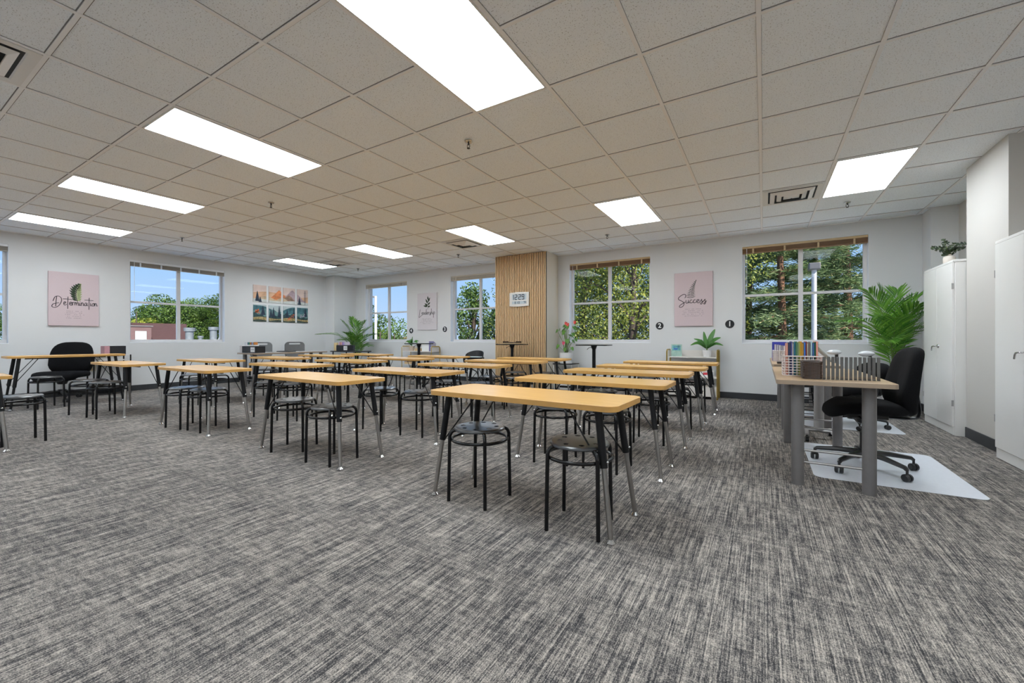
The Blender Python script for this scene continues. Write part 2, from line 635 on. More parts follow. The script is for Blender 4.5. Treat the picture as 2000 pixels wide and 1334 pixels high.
# ceiling grid: main tees along Y, cross tees along X; no bar inside a light or a diffuser
LIGHTS = []   # (ix, iy) lower-left tile index, 1 x 2 tiles along Y
for ix in (-3, -7, -11, -15, 1):
    for iy in (8, 2, -4):
        LIGHTS.append((ix, iy))
VENTS = [(0, 9), (-8, 9), (-14, 9), (-7, 0)]
b = MB()
w = 0.012
nx0, nx1 = -17, 4
ny0, ny1 = -6, 13
skip = {(ix, iy + 1) for ix, iy in LIGHTS}
for i in range(nx0, nx1):
    x = GX + i * T
    if XL < x < XR:
        b.box(x - w, x + w, YF, YB, ZC, ZC + 0.01)
for j in range(ny0, ny1):
    y = GY + j * T
    if not (YF < y < YB):
        continue
    for i in range(nx0 - 1, nx1):
        if (i, j) in skip:
            continue
        x0, x1 = max(GX + i * T + w, XL), min(GX + (i + 1) * T - w, XR)
        if x1 > x0:
            b.box(x0, x1, y - w * 0.9, y + w * 0.9, ZC + 0.001, ZC + 0.01)
t = 0.02
b.box(XL, XL + t, YF, 7.0, ZC, ZC + 0.008).box(XL, XR, YB - t, YB, ZC, ZC + 0.008)
struct(b.build('trim_1', MAT['grid'], smooth=0))
b = MB()
g = 0.0035
for i in range(nx0, nx1):
    x = GX + i * T
    if XL < x < XR:
        b.box(x - w - 0.0012, x + w + 0.0012, YF, YB, ZC + 0.0055, ZC + 0.009)
for j in range(ny0, ny1):
    y = GY + j * T
    if YF < y < YB:
        b.box(XL, XR, y - w - g, y + w + g, ZC + 0.006, ZC + 0.009)
struct(b.build('trim_gap_shade', M('painted_gap_shade', (0.20, 0.19, 0.18), 0.9, var=0.05), smooth=0))  # dark strips stand in for shade in the tile-edge gaps


# ================================================================== LIGHTS, DIFFUSERS, SPRINKLERS
def light_proto():
    r = thing('ceiling_light')
    W, L = T - 2 * w, 2 * T - 2 * w
    b = MB()
    f = 0.012
    b.box(0, W, 0, f, -0.004, 0.006).box(0, W, L - f, L, -0.004, 0.006).box(0, f, f, L - f, -0.004, 0.006).box(W - f, W, f, L - f, -0.004, 0.006)
    b.build('frame', MAT['vent'], r, smooth=0)
    b = MB().box(f, W - f, f, L - f, -0.001, 0.006)
    b.build('diffuser', MAT['panel'], r, smooth=0)
    return r


lp, lu = light_proto(), [False]
rown = {8: 'far', 2: 'near', -4: 'behind'}
lname = {-3: 'over the right-hand desks', -7: 'over the middle desks', -11: 'over the third column of desks from the right', -15: 'over the left wall side', 1: 'over the right side by the cabinets'}
spec = {(-3, 2): 'large lit ceiling panel cut by the top edge of the view', (-7, 2): 'near lit ceiling panel, second from the right in its row',
        (-11, 2): 'near lit ceiling panel, third from the right in its row', (-15, 2): 'near lit ceiling panel closest to the left wall',
        (1, 8): 'lit ceiling panel beside the right-hand air vent, above the cabinets', (-3, 8): 'far lit ceiling panel in front of the window nearest the wood slats, right of them',
        (-7, 8): 'lit ceiling panel directly before the wood slat column', (-11, 8): 'far lit ceiling panel between the leadership print and the slats',
        (-15, 8): 'farthest left lit ceiling panel, above the watercolour prints'}
for (ix, iy) in LIGHTS:
    if (ix, iy) in spec:
        lab = spec[(ix, iy)]
    else:
        lab = 'added unseen lit panel %s the camera, %s' % ('behind' if iy < 0 else 'beside', lname[ix])  # panels out of view, added to light the near floor
    place(lp, lu, (GX + ix * T + w, GY + iy * T + w, ZC), 0, lab, 'ceiling light', 'lit ceiling panels')


def vent_proto():
    r = thing('air_vent')
    W = T - 2 * w
    b = MB()

    def ring(o0, z0, o1, z1):
        a = [(o0, o0), (W - o0, o0), (W - o0, W - o0), (o0, W - o0)]
        c = [(o1, o1), (W - o1, o1), (W - o1, W - o1), (o1, W - o1)]
        vs_ = [(x, y, z0) for x, y in a] + [(x, y, z1) for x, y in c]
        b.add(vs_, [(i, (i + 1) % 4, 4 + (i + 1) % 4, 4 + i) for i in range(4)])
    ring(0, -0.002, 0.05, -0.002)
    ring(0.05, -0.002, 0.06, 0.004)
    b.build('frame', MAT['vent'], r, smooth=0)
    MB().box(0.02, W - 0.02, 0.02, W - 0.02, 0.003, 0.0055).build('throat', MAT['dark'], r, smooth=0)  # black sheet stands in for the shade inside the duct
    for k, (o0, o1) in enumerate(((0.078, 0.122), (0.146, 0.190), (0.214, 0.284))):
        b = MB()
        ring(o0, -0.004 - 0.006 * k, o1, -0.024 - 0.006 * k)
        ring(o0 + 0.003, -0.002 - 0.006 * k, o1 + 0.003, -0.022 - 0.006 * k)
        b.build('louvre', MAT['vent'], r, smooth=0)
    return r


vp, vu = vent_proto(), [False]
vl = ['square air vent beside the right-hand lit panel', 'square air vent next to the lit panel before the slat column',
      'square air vent beside the farthest left lit panel', 'large square air vent cut by the left edge of the view']
for (ix, iy), lab in zip(VENTS, vl):
    place(vp, vu, (GX + ix * T + w, GY + iy * T + w, ZC), 0, lab, 'air vent', 'ceiling air vents')

sp = thing('sprinkler_head')
MB().lathe([(0.0, 0.004), (0.036, 0.004), (0.036, 0.0), (0.028, -0.008), (0.012, -0.010), (0.0, -0.010)], n=20).build('escutcheon', MAT['chrome'], sp)
b = MB().cyl((0, 0, -0.01), (0, 0, -0.030), 0.007, 0.006, 10)
b.tube([(-0.012, 0, -0.022), (-0.013, 0, -0.045), (0, 0, -0.056), (0.013, 0, -0.045), (0.012, 0, -0.022)], 0.003, 6)
b.lathe([(0, -0.056), (0.014, -0.056), (0.014, -0.059), (0, -0.059)], n=12)
b.build('nozzle', MAT['blkm'], sp)
su = [False]
for (x, y), lab in zip([(-2.174, 2.83), (-5.261, 2.835), (0.897, 6.53), (-2.186, 6.54), (-5.267, 6.52), (-8.40, 6.58), (-8.37, 3.05)],
                       ['fire sprinkler in the ceiling, nearest the camera, below the big lit panel', 'fire sprinkler in the ceiling over the middle of the room, left of centre',
                        'fire sprinkler in the ceiling above the cabinet, beyond the right lit panel', 'fire sprinkler in the ceiling before the window right of the slats',
                        'fire sprinkler in the ceiling above the window left of the slats', 'fire sprinkler in the ceiling near the far left corner',
                        'fire sprinkler in the ceiling between the second and third near lit panels']):
    place(sp, su, (x, y, ZC + 0.0), 0, lab, 'sprinkler', 'ceiling sprinklers')


# ================================================================== WINDOWS AND BLINDS
def window(n, wd, loc, rz):
    h = HEAD - SILL
    r = bpy.data.objects.new('window_%d' % n, None)
    COL.objects.link(r)
    r.location = loc
    r.rotation_euler = (0, 0, rz)
    r['kind'] = 'structure'
    y0, y1, f, m = 0.105, 0.165, 0.045, 0.038
    b = MB()
    b.box(0, wd, y0, y1, 0, f + 0.02).box(0, wd, y0, y1, h - f, h).box(0, f, y0, y1, f + 0.02, h - f).box(wd - f, wd, y0, y1, f + 0.02, h - f)
    b.box(wd / 2 - m / 2 - 0.012, wd / 2 + m / 2 + 0.012, y0 + 0.005, y1 - 0.004, f + 0.02, h - f)
    b.box(f, wd - f, y0 + 0.008, y1 - 0.006, 0.79 - m / 2, 0.79 + m / 2)
    b.build('window_frame', MAT['alu'], r, smooth=0, bevel=0.004)
    MB().box(f, wd - f, 0.133, 0.137, f, h - f).build('window_pane', MAT['glass'], r, smooth=0)
    b = MB()
    q = 0.004
    b.box(0.0, q, 0, y0, q, h).box(wd - q, wd, 0, y0, q, h).box(0, wd, 0, y0, h - q, h).box(0, wd, -0.004, y0, 0, q + 0.012)
    b.build('window_reveal', MAT['white'], r, smooth=0)
    return r


def blind(wd, loc, rz, top, slat, label, clips):
    h = HEAD - SILL
    r = thing('venetian_blind', label, 'window blind', loc, rz, 'raised window blinds')
    MB().box(0.006, wd - 0.006, 0.008, 0.062, h - 0.040, h - 0.005).build('headrail', top, r, smooth=0, bevel=0.002)
    b = MB()
    for k in range(9):
        z = h - 0.044 - k * 0.0065
        b.box(0.008, wd - 0.008, 0.010 + 0.002 * (k % 2), 0.060, z - 0.004, z)
    b.build('slat_stack', slat, r, smooth=0)
    MB().box(0.008, wd - 0.008, 0.012, 0.058, h - 0.120, h - 0.104).build('bottom_rail', slat, r, smooth=0, bevel=0.002)
    b = MB()
    for k in range(clips):
        x = wd * (0.1 + 0.8 * k / (clips - 1))
        b.box(x - 0.012, x + 0.012, 0.004, 0.0095, h - 0.121, h - 0.045)
    b.build('cord_clips', top, r, smooth=0)
    MB().tube([(0.07, 0.004, h - 0.04), (0.07, 0.004, 0.82)], 0.0035, 6).build('wand', MAT['white'], r)
    return r


wi = 0
bl = ['cream raised blind on the far corner window, left of the leadership print', 'cream raised blind on the window half hidden by the slat column',
      'brown wood raised blind on the window right of the slat column', 'brown wood raised blind on the window beside the tall palm']
for k, (x0, x1) in enumerate(BACK_W):
    wi += 1
    window(wi, x1 - x0, (x0, YB, SILL), 0)
    blind(x1 - x0, (x0, YB, SILL), 0, MAT['cream'] if k < 2 else MAT['tan'], MAT['cream'] if k < 2 else MAT['brown'], bl[k], 4)
bl = ['grey raised blind on the window cut by the left edge of the view', 'grey raised blind on the left wall window between the prints']
for k, (y0, y1) in enumerate(LEFT_W):
    wi += 1
    window(wi, y1 - y0, (XL, y0, SILL), PI / 2)
    blind(y1 - y0, (XL, y0, SILL), PI / 2, MAT['white'], MAT['greysl'], bl[k], 5)

# ================================================================== SLAT COLUMN CLADDING AND CLOCK
r = thing('slat_panel', 'oak slat wall panel covering the column between the windows', 'wall panel', ((SX0 + SX1) / 2, SY, 0))
hw = (SX1 - SX0) / 2
MB().box(-hw, hw, 0.022, 0.034, 0, ZC).build('backing', MAT['felt'], r, smooth=0)
b = MB()
N = 30
pit = 2 * hw / N
for k in range(N):
    x = -hw + (k + 0.5) * pit
    b.box(x - pit * 0.31, x + pit * 0.31, 0, 0.022, 0, ZC)
b.build('slats', MAT['slat'], r, smooth=0)

r = thing('wall_clock', 'silver digital wall clock reading 12:29 on the wood slats', 'clock', (-4.19, SY - 0.001, 1.775))
cw, ch = 0.225, 0.135
poly = []
for i in range(13):
    a = -1 + 2 * i / 12
    poly.append((cw * a, ch + 0.012 * (1 - a * a)))
for i in range(13):
    a = 1 - 2 * i / 12
    poly.append((cw * a, -ch - 0.012 * (1 - a * a)))
MB().wprism(poly[::-1], -0.03, 0).build('case', MAT['clock'], r, smooth=30, bevel=0.006)
MB().box(-0.165, 0.17, -0.0315, -0.029, -0.015, 0.105).box(-0.165, 0.17, -0.0315, -0.029, -0.095, -0.035).build('screen', MAT['lcd'], r, smooth=0)
SEG = {'0': 'abcdef', '1': 'bc', '2': 'abged', '3': 'abgcd', '4': 'fgbc', '5': 'afgcd', '6': 'afgedc', '7': 'abc', '8': 'abcdefg', '9': 'abcdfg'}


def seg_digit(b, ch_, x, z, w_, h_, t_, y0, y1):
    q = {'a': (0, w_, h_ - t_, h_), 'd': (0, w_, 0, t_), 'g': (0, w_, h_ / 2 - t_ / 2, h_ / 2 + t_ / 2), 'f': (0, t_, h_ / 2, h_),
         'e': (0, t_, 0, h_ / 2), 'b': (w_ - t_, w_, h_ / 2, h_), 'c': (w_ - t_, w_, 0, h_ / 2)}
    for s_ in SEG[ch_]:
        x0, x1, z0, z1 = q[s_]
        b.box(x + x0, x + x1, y0, y1, z + z0, z + z1)


b = MB()
for c_, x in zip('1229', (-0.175, -0.098, -0.012, 0.064)):
    seg_digit(b, c_, x, -0.008, 0.058, 0.106, 0.014, -0.0325, -0.0315)
b.box(-0.03, -0.022, -0.0325, -0.0315, 0.02, 0.028).box(-0.03, -0.022, -0.0325, -0.0315, 0.06, 0.068)
for c_, x in zip('81074', (-0.098, -0.06, -0.012, 0.105, 0.138)):
    seg_digit(b, c_, x, -0.09, 0.026, 0.048, 0.0065, -0.0325, -0.0315)
b.build('digits', MAT['lcdk'], r, smooth=0)

# ================================================================== PRINTS ON THE WALLS
GL = {
    'e': (0.62, [[(0, .42), (.42, .6), (.36, .95), (.08, .8), (.06, .2), (.34, 0), (.62, .28)]]),
    't': (0.55, [[(.26, 2.5), (.22, .8), (.2, -1.1)], [(-.75, 1.75), (.2, 1.78), (1.15, 1.7)]]),
    'r': (0.5, [[(0, .95), (.02, 0)], [(.02, .55), (.2, .9), (.42, .88)]]),
    'm': (1.05, [[(0, .95), (.0, .02)], [(.0, .5), (.2, .9), (.34, .7), (.36, .05)], [(.36, .5), (.58, .9), (.74, .7), (.76, .1), (1.0, .2)]]),
    'i': (0.3, [[(0, .9), (0, .1), (.25, .16)], [(.02, 1.3), (.08, 1.42)]]),
    'n': (0.7, [[(0, .95), (0, .02)], [(0, .5), (.22, .9), (.4, .7), (.42, .1), (.66, .22)]]),
    'a': (0.72, [[(.46, .8), (.2, .92), (.0, .4), (.14, .02), (.42, .4), (.48, .9), (.48, .12), (.7, .2)]]),
    'o': (0.6, [[(.3, .92), (.04, .6), (.1, .08), (.4, .1), (.48, .6), (.3, .92), (.6, .75)]]),
    'u': (0.72, [[(0, .9), (.04, .15), (.24, .02), (.44, .5), (.46, .9), (.48, .1), (.7, .24)]]),
    'c': (0.62, [[(.44, .78), (.2, .92), (.0, .4), (.2, .02), (.6, .34)]]),
    's': (0.6, [[(.0, .3), (.34, 1.0), (.26, .7), (.44, .2), (.3, -.35), (.05, -.3), (.2, .0), (.6, .5)]]),
    'd': (0.72, [[(.46, .8), (.2, .92), (.0, .4), (.14, .02), (.42, .4), (.56, 2.3), (.5, .12), (.7, .2)]]),
    'h': (0.68, [[(.14, 2.4), (.02, .02)], [(.02, .5), (.24, .9), (.4, .7), (.42, .1), (.64, .22)]]),
    'p': (0.7, [[(0, .95), (-.02, -1.5)], [(0, .6), (.25, .95), (.5, .7), (.36, .1), (.0, .15)]]),
    'D': (2.0, [[(.62, 2.4), (.5, 1.0), (.42, -.5)], [(-.1, 1.0), (.3, 2.2), (1.0, 2.5), (1.55, 1.9), (1.5, .8), (1.0, -.3), (.3, -.85), (-.3, -.6), (-.1, .1), (.5, .4), (1.1, .55)]]),
    'S': (1.5, [[(1.3, 1.5), (1.5, 2.2), (1.1, 2.55), (.3, 1.9), (.1, 1.2), (.9, .5), (1.15, -.2), (.8, -.95), (.3, -1.0), (.4, -.5), (1.4, .4)]]),
    'L': (0.95, [[(.3, 2.2), (.1, .4), (-.1, -1.3), (.5, -.7), (1.3, -.2)]]),
}


def script_word(word, x0, x1, zb, sc, y):
    """handwritten word as thin ribbons between x0 and x1, baseline zb, x-height sc"""
    wd = sum(GL[c][0] for c in word)
    k = (x1 - x0) / wd
    b = MB()
    x = x0
    for c in word:
        a, strokes = GL[c]
        for st in strokes:
            pts = smooth_path([(x + p[0] * k, y, zb + p[1] * sc) for p in st], 5)
            b.tube(pts, 0.0048, 5)
        x += a * k
    return b


def fine_rows(xc, z0, dz, widths, y, s=0.0145):
    rnd = random.Random(5)
    b = MB()
    for i, wd in enumerate(widths):
        x = xc - wd / 2
        z = z0 - i * dz
        while x < xc + wd / 2:
            g = rnd.choice((0.6, 0.8, 1.0, 0.0, 0.9))
            if g:
                a = s * 0.8
                b.box(x, x + 0.0018, y, y + 0.001, z, z + s)
                if rnd.random() < .7:
                    b.box(x, x + a, y, y + 0.001, z + s * g - 0.0018, z + s * g)
                if rnd.random() < .5:
                    b.box(x + a - 0.0018, x + a, y, y + 0.001, z, z + s)
            x += s * 1.5
    return b


def poster(name, label, loc, rz, W, H, mat, word, wx, wz, wsc, rows, rowz):
    r = thing(name, label, 'wall print', loc, rz, 'motivational wall prints')
    MB().box(0, W, -0.035, 0, 0, H).build('canvas', mat, r, smooth=0, bevel=0.004)
    script_word(word, wx[0], wx[1], wz, wsc, -0.036).build('title', MAT['ink'], r)
    fine_rows(W / 2, rowz, 0.030, rows, -0.0365).build('fine_print', MAT['inkg'], r, smooth=0)
    return r


def leaf_poly(x, z, ang, L, Wd, n=8):
    c, s_ = math.cos(ang), math.sin(ang)
    p = []
    for i in range(n + 1):
        t_ = i / n
        q = Wd * math.sin(PI * t_ ** 0.8) * 0.5
        p.append((t_ * L, q))
    for i in range(n - 1, 0, -1):
        t_ = i / n
        q = Wd * math.sin(PI * t_ ** 0.8) * 0.5
        p.append((t_ * L, -q))
    return [(x + a * c - d * s_, z + a * s_ + d * c) for a, d in p]


# determination (left wall): split banana leaf
DW, DH = 0.614, 0.915
r = poster('wall_print', 'pink canvas print titled Determination with a banana leaf', (XL, 1.883, 1.209), PI / 2, DW, DH, MAT['pink'],
           'Determination', (0.06, 0.60), 0.355, 0.058, (0.19, 0.19, 0.22, 0.17, 0.19), 0.245)
b = MB()
for i in range(9):
    t_ = i / 8
    px, pz = 0.335 - 0.02 * math.sin(t_ * 2) + 0.05 * t_ ** 2, 0.44 + 0.27 * t_
    L = 0.10 * math.sin(PI * (0.18 + 0.75 * t_)) + 0.015
    b.wprism(leaf_poly(px, pz, R(150 - 30 * t_), L, 0.034), -0.0364, -0.035)
b.tube(smooth_path([(0.345, -0.036, 0.42), (0.325, -0.036, 0.52), (0.335, -0.036, 0.62), (0.385, -0.036, 0.73)]), 0.004, 5)
b.build('leaf_print', MAT['leafd'], r, smooth=0)
b = MB()
for i in range(9):
    t_ = i / 8
    px, pz = 0.335 - 0.02 * math.sin(t_ * 2) + 0.05 * t_ ** 2, 0.44 + 0.27 * t_
    L = 0.085 * math.sin(PI * (0.25 + 0.65 * t_)) + 0.012
    b.wprism(leaf_poly(px, pz, R(32 + 25 * t_), L, 0.036), -0.0362, -0.035)
b.build('leaf_print', MAT['leafl'], r, smooth=0)

# success: fern
r = poster('wall_print', 'pink canvas print titled Success with a fern, between two windows', (-1.343, YB, 1.205), 0, 0.613, 0.927, MAT['pink'],
           'Success', (0.06, 0.52), 0.395, 0.062, (0.26, 0.33, 0.31, 0.36, 0.31), 0.285)
b = MB()
b.tube(smooth_path([(0.27, -0.036, 0.48), (0.285, -0.036, 0.60), (0.315, -0.036, 0.70), (0.36, -0.036, 0.79)]), 0.003, 5)
for i in range(12):
    t_ = i / 11
    px, pz = 0.27 + 0.015 * t_ + 0.065 * t_ ** 2, 0.49 + 0.29 * t_
    L = 0.075 * (1 - t_) ** 0.7 + 0.008
    b.wprism(leaf_poly(px, pz, R(15 + 30 * t_), L, 0.011), -0.0362, -0.035)
    b.wprism(leaf_poly(px, pz, R(172 - 25 * t_), L, 0.011), -0.0362, -0.035)
b.build('leaf_print', MAT['leafd'], r, smooth=0)

# leadership: sprig
r = poster('wall_print', 'pale canvas print titled Leadership with a leafy sprig', (-7.50, YB, 1.207), 0, 0.642, 0.918, MAT['lilac'],
           'Leadership', (0.07, 0.60), 0.385, 0.058, (0.30, 0.34, 0.36, 0.42, 0.26), 0.27)
b = MB()
b.tube(smooth_path([(0.36, -0.036, 0.50), (0.345, -0.036, 0.62), (0.37, -0.036, 0.76)]), 0.003, 5)
for x, z, a, L in ((.35, .60, 150, .12), (.355, .62, 40, .10), (.345, .66, 120, .13), (.36, .69, 60, .13), (.365, .74, 100, .10), (.355, .57, 15, .08), (.34, .58, 170, .14)):
    b.wprism(leaf_poly(x, z, R(a), L, 0.045), -0.0362, -0.035)
b.build('leaf_print', MAT['leafd'], r, smooth=0)

# number discs
for ch_, x, z, lab in (('1', -0.478, 1.229, 'round black wall sign with white number 1'), ('2', -1.599, 1.218, 'round black wall sign with white number 2'),
                       ('3', -6.624, 1.215, 'round black wall sign with white number 3'), ('4', -7.745, 1.192, 'round black wall sign with white number 4')):
    r = thing('number_sign', lab, 'wall sign', (x, YB, z), 0, 'numbered wall signs')
    MB().lathe([(0, 0), (0.066, 0), (0.068, 0.003), (0.066, 0.006), (0, 0.006)], n=32).xf(Matrix.Rotation(PI / 2, 4, 'X')).build('disc', MAT['sign'], r, smooth=30)
    cu = bpy.data.curves.new('numeral', 'FONT')
    cu.body = ch_
    cu.size = 0.115
    cu.align_x = 'CENTER'
    cu.align_y = 'CENTER'
    cu.extrude = 0.0006
    cu.offset = 0.0025
    o = bpy.data.objects.new('numeral', cu)
    COL.objects.link(o)
    dg = bpy.context.evaluated_depsgraph_get()
    me = bpy.data.meshes.new_from_object(o.evaluated_get(dg))
    bpy.data.objects.remove(o)
    me.materials.clear()
    me.materials.append(MAT['num'])
    o = bpy.data.objects.new('numeral', me)
    COL.objects.link(o)
    o.parent = r
    o.location = (0, -0.0065, 0)
    o.rotation_euler = (PI / 2, 0, 0)

# eight watercolour panels on the left wall: one painted landscape cut into 4 x 2 prints
COLP = {}


def pm(name, c, var=0.25, scale=9):
    return M('paint_' + name, c, 0.85, var=var, scale=scale)


ysp = [(5.125, 5.424), (5.48, 5.781), (5.828, 6.133), (6.187, 6.478)]
zsp = [(1.86, 2.262), (1.395, 1.80)]
Y0, Y1 = 5.125, 6.478


def bump_h(u, c, w_, h_):
    return h_ * max(0.0, 1 - abs(u - c) / w_)


tops = [  # painted layers of the upper row: (material, height function over u in 0..1, base 0)
    (pm('peach', (0.62, 0.38, 0.24), 0.25, 6), lambda u: 0.55 + 0.1 * math.sin(6 * u)),
    (pm('mauve', (0.40, 0.30, 0.33), 0.2, 14), lambda u: bump_h(u, 0.70, 0.32, 0.88) + 0.03 * math.sin(40 * u)),
    (pm('orange', (0.62, 0.22, 0.09), 0.3, 10), lambda u: bump_h(u, 0.45, 0.26, 0.80) + 0.02 * math.sin(33 * u)),
    (pm('brownhill', (0.30, 0.19, 0.14), 0.35, 12), lambda u: bump_h(u, 0.62, 0.2, 0.58) + 0.02 * math.sin(50 * u)),
    (pm('sand', (0.52, 0.40, 0.27), 0.25, 10), lambda u: max(bump_h(u, 0.22, 0.3, 0.42), bump_h(u, 0.5, 0.2, 0.40))),
    (pm('mist', (0.52, 0.55, 0.53), 0.12, 8), lambda u: 0.16 + 0.04 * math.sin(9 * u + 1)),
]
lows = [
    (pm('deepteal', (0.05, 0.13, 0.155), 0.5, 10), lambda u: 0.95 - 0.35 * math.exp(-((u - 0.42) / 0.16) ** 2)),
    (pm('midteal', (0.12, 0.22, 0.22), 0.4, 12), lambda u: 0.62 + 0.12 * math.sin(7 * u) + 0.05 * math.sin(41 * u)),
    (pm('pine', (0.025, 0.06, 0.065), 0.4, 15), lambda u: 0.42 + 0.10 * math.sin(10 * u + 2) + 0.05 * math.sin(57 * u)),
    (pm('ochre', (0.36, 0.28, 0.13), 0.45, 22), lambda u: 0.24 + 0.05 * math.sin(12 * u)),
    (pm('darkgrass', (0.045, 0.065, 0.055), 0.5, 25), lambda u: 0.10 + 0.03 * math.sin(18 * u)),
]
skyp = pm('sky', (0.66, 0.52, 0.47), 0.12, 5)
fogp = pm('fog', (0.40, 0.46, 0.47), 0.15, 6)
navy = pm('navytree', (0.022, 0.035, 0.06), 0.3, 20)
coral = pm('coral', (0.66, 0.20, 0.10), 0.35, 25)
lilacp = pm('lilac', (0.42, 0.36, 0.46), 0.3, 25)


def pine_sil(b, x, z, h_, w_, x0, x1):
    pts = []
    k = 7
    for i in range(k):
        f = i / k
        q = w_ * (1 - f) * (0.5 + 0.5 * (1 if i % 1 == 0 else 0))
        pts.append((x + q, z + h_ * f))
        pts.append((x + q * 0.45, z + h_ * (f + 0.75 / k)))
    pts.append((x, z + h_))
    left = [(2 * x - a, c) for a, c in pts[:-1]][::-1]
    poly = [(min(max(a, x0), x1), c) for a, c in pts + left]
    b.wprism(poly[::-1], -0.0175, -0.012)


pos_words = ['leftmost', 'second', 'third', 'rightmost']
for row in (0, 1):
    z0, z1 = zsp[row]
    H = z1 - z0
    for k, (y0, y1) in enumerate(ysp):
        W = y1 - y0
        content = [['with a dark pine and peach sky', 'with an orange mountain', 'with brown mountains', 'with bare pines by a mauve hill'],
                   ['with golden shrubs under dark teal trees', 'with a foggy valley', 'with an orange bush beside pines', 'with pale flowers in dark woods']][row][k]
        r = thing('canvas_panel', '%s %s-row panel of the eight-part watercolour, %s' % (pos_words[k], ('upper', 'lower')[row], content), 'wall print',
                  (XL, y0, z0), PI / 2, 'watercolour landscape panels')
        b = MB()
        b.box(0, W, -0.012, 0, 0, H)
        mats = [fogp if row else skyp]
        layers = lows if row else tops
        for li, (mt, fn) in enumerate(layers):
            mats.append(mt)
            b.cur = li + 1
            up = []
            for i in range(13):
                x = W * i / 12
                u = (y0 + x - Y0) / (Y1 - Y0)
                up.append((x, min(H, max(0.0, fn(u)) * H)))
            if max(p[1] for p in up) > 0.01:
                b.wprism([(0, 0), (W, 0)] + [(x, max(z, 0.002)) for x, z in up[::-1]], -0.0125 - 0.0006 * li, -0.0119)
        mats += [navy, coral, lilacp]
        b.cur = len(mats) - 3
        if row == 0 and k == 0:
            pine_sil(b, 0.09, 0.02, 0.24, 0.07, 0, W)
            pine_sil(b, 0.155, 0.0, 0.13, 0.05, 0, W)
        if row == 0 and k == 3:
            b.box(0.205, 0.215, -0.0175, -0.012, 0, 0.37)
            for q in range(7):
                b.box(0.17, 0.25, -0.017, -0.012, 0.09 + q * 0.035, 0.094 + q * 0.035)
            pine_sil(b, 0.06, 0.0, 0.2, 0.06, 0, W)
        if row == 1 and k in (1, 2):
            for q, x in enumerate((0.05, 0.11, 0.25) if k == 1 else (0.10, 0.27)):
                pine_sil(b, x, 0.12, 0.2 + 0.04 * q, 0.05, 0, W)
        if row == 1 and k in (0, 3):
            pine_sil(b, 0.22, 0.16, 0.22, 0.07, 0, W)
        rnd = random.Random(k + 10)
        if row == 1 and k in (0, 2):
            b.cur = len(mats) - 2
            for q in range(16):
                x = rnd.uniform(0.03, 0.13) if k == 0 else 0.13 + q * 0.009
                z = rnd.uniform(0.22, 0.30) if k == 0 else 0.08 + q * 0.008 + rnd.uniform(-.02, .02)
                b.wprism(leaf_poly(x, z, rnd.uniform(0, 6), 0.04, 0.025, 4), -0.0178, -0.012)
        if row == 1 and k == 3:
            b.cur = len(mats) - 1
            for q in range(10):
                b.wprism(leaf_poly(rnd.uniform(0.08, 0.2), rnd.uniform(0.15, 0.22), rnd.uniform(0, 6), 0.035, 0.02, 4), -0.0178, -0.012)
        b.build('painting', mats, r, smooth=0)


# ================================================================== STUDENT DESKS AND STOOLS
DZ = 0.663


def desk_proto(z=DZ, ext=0.34, all_black=False):
    r = thing('student_desk')
    W, D, th = 1.22, 0.457, 0.028
    top = MB().prism(rrect(-W / 2 + 0.001, W / 2 - 0.001, -D / 2 + 0.001, D / 2 - 0.001, 0.055), z - th, z).build('tabletop', MAT['maple'], r, smooth=30, bevel=0.0015)
    b = MB()
    po, pi_ = rrect(-W / 2, W / 2, -D / 2, D / 2, 0.056), rrect(-W / 2 + 0.002, W / 2 - 0.002, -D / 2 + 0.002, D / 2 - 0.002, 0.054)
    n = len(po)
    zz = (z - th - 0.0005, z - 0.0015)
    vs_ = [(x, y, zz[0]) for x, y in po] + [(x, y, zz[1]) for x, y in po] + [(x, y, z + 0.0003) for x, y in pi_] + [(x, y, zz[0]) for x, y in pi_]
    fs = []
    for i in range(n):
        j = (i + 1) % n
        fs += [(i, j, n + j, n + i), (n + i, n + j, 2 * n + j, 2 * n + i), (3 * n + i, 3 * n + j, j, i)]
    b.add(vs_, fs)
    b.build('edge_band', MAT['edge'], top, smooth=30)
    for sx in (-1, 1):
        for sy in (-1, 1):
            p0 = Vector((sx * 0.495, sy * 0.150, z - th))
            p1 = Vector((sx * 0.576, sy * 0.192, 0.022))
            d = p1 - p0
            pm_ = p0 + d * ((z - th - ext) / (z - th))
            leg = MB().tube([p0, pm_], 0.0195, 12).build('leg', MAT['blkm'], r)
            b = MB().tube([p0 + Vector((0, 0, -0.0005)), p0 + Vector((0, 0, -0.004))], 0.045, 12)
            b.build('mounting_plate', MAT['blkm'], leg)
            MB().tube([pm_ - d * 0.02, p1], 0.0135, 12).build('leg_insert', MAT['blkm'] if all_black else MAT['steel'], leg)
            MB().lathe([(0, 0.0), (0.023, 0.0), (0.024, 0.006), (0.016, 0.016), (0.010, 0.024), (0, 0.026)], (p1.x, p1.y, 0), 14).build('glide', MAT['chrome'], leg)
            MB().sphere(pm_ + Vector((sx * 0.018, 0, 0.03)), 0.008, n=8, k=6).build('set_screw', MAT['chrome'], leg)
            q = p0 + d * 0.47
            MB().tube([q + Vector((-sx * 0.012, 0, 0)), Vector((sx * 0.305, sy * 0.12, z - th))], 0.0045, 6).build('brace', MAT['blkm'], r)
    MB().box(-0.42, 0.42, -0.012, 0.012, z - th - 0.022, z - th).build('apron_rail', MAT['blkm'], r, smooth=0)
    return r


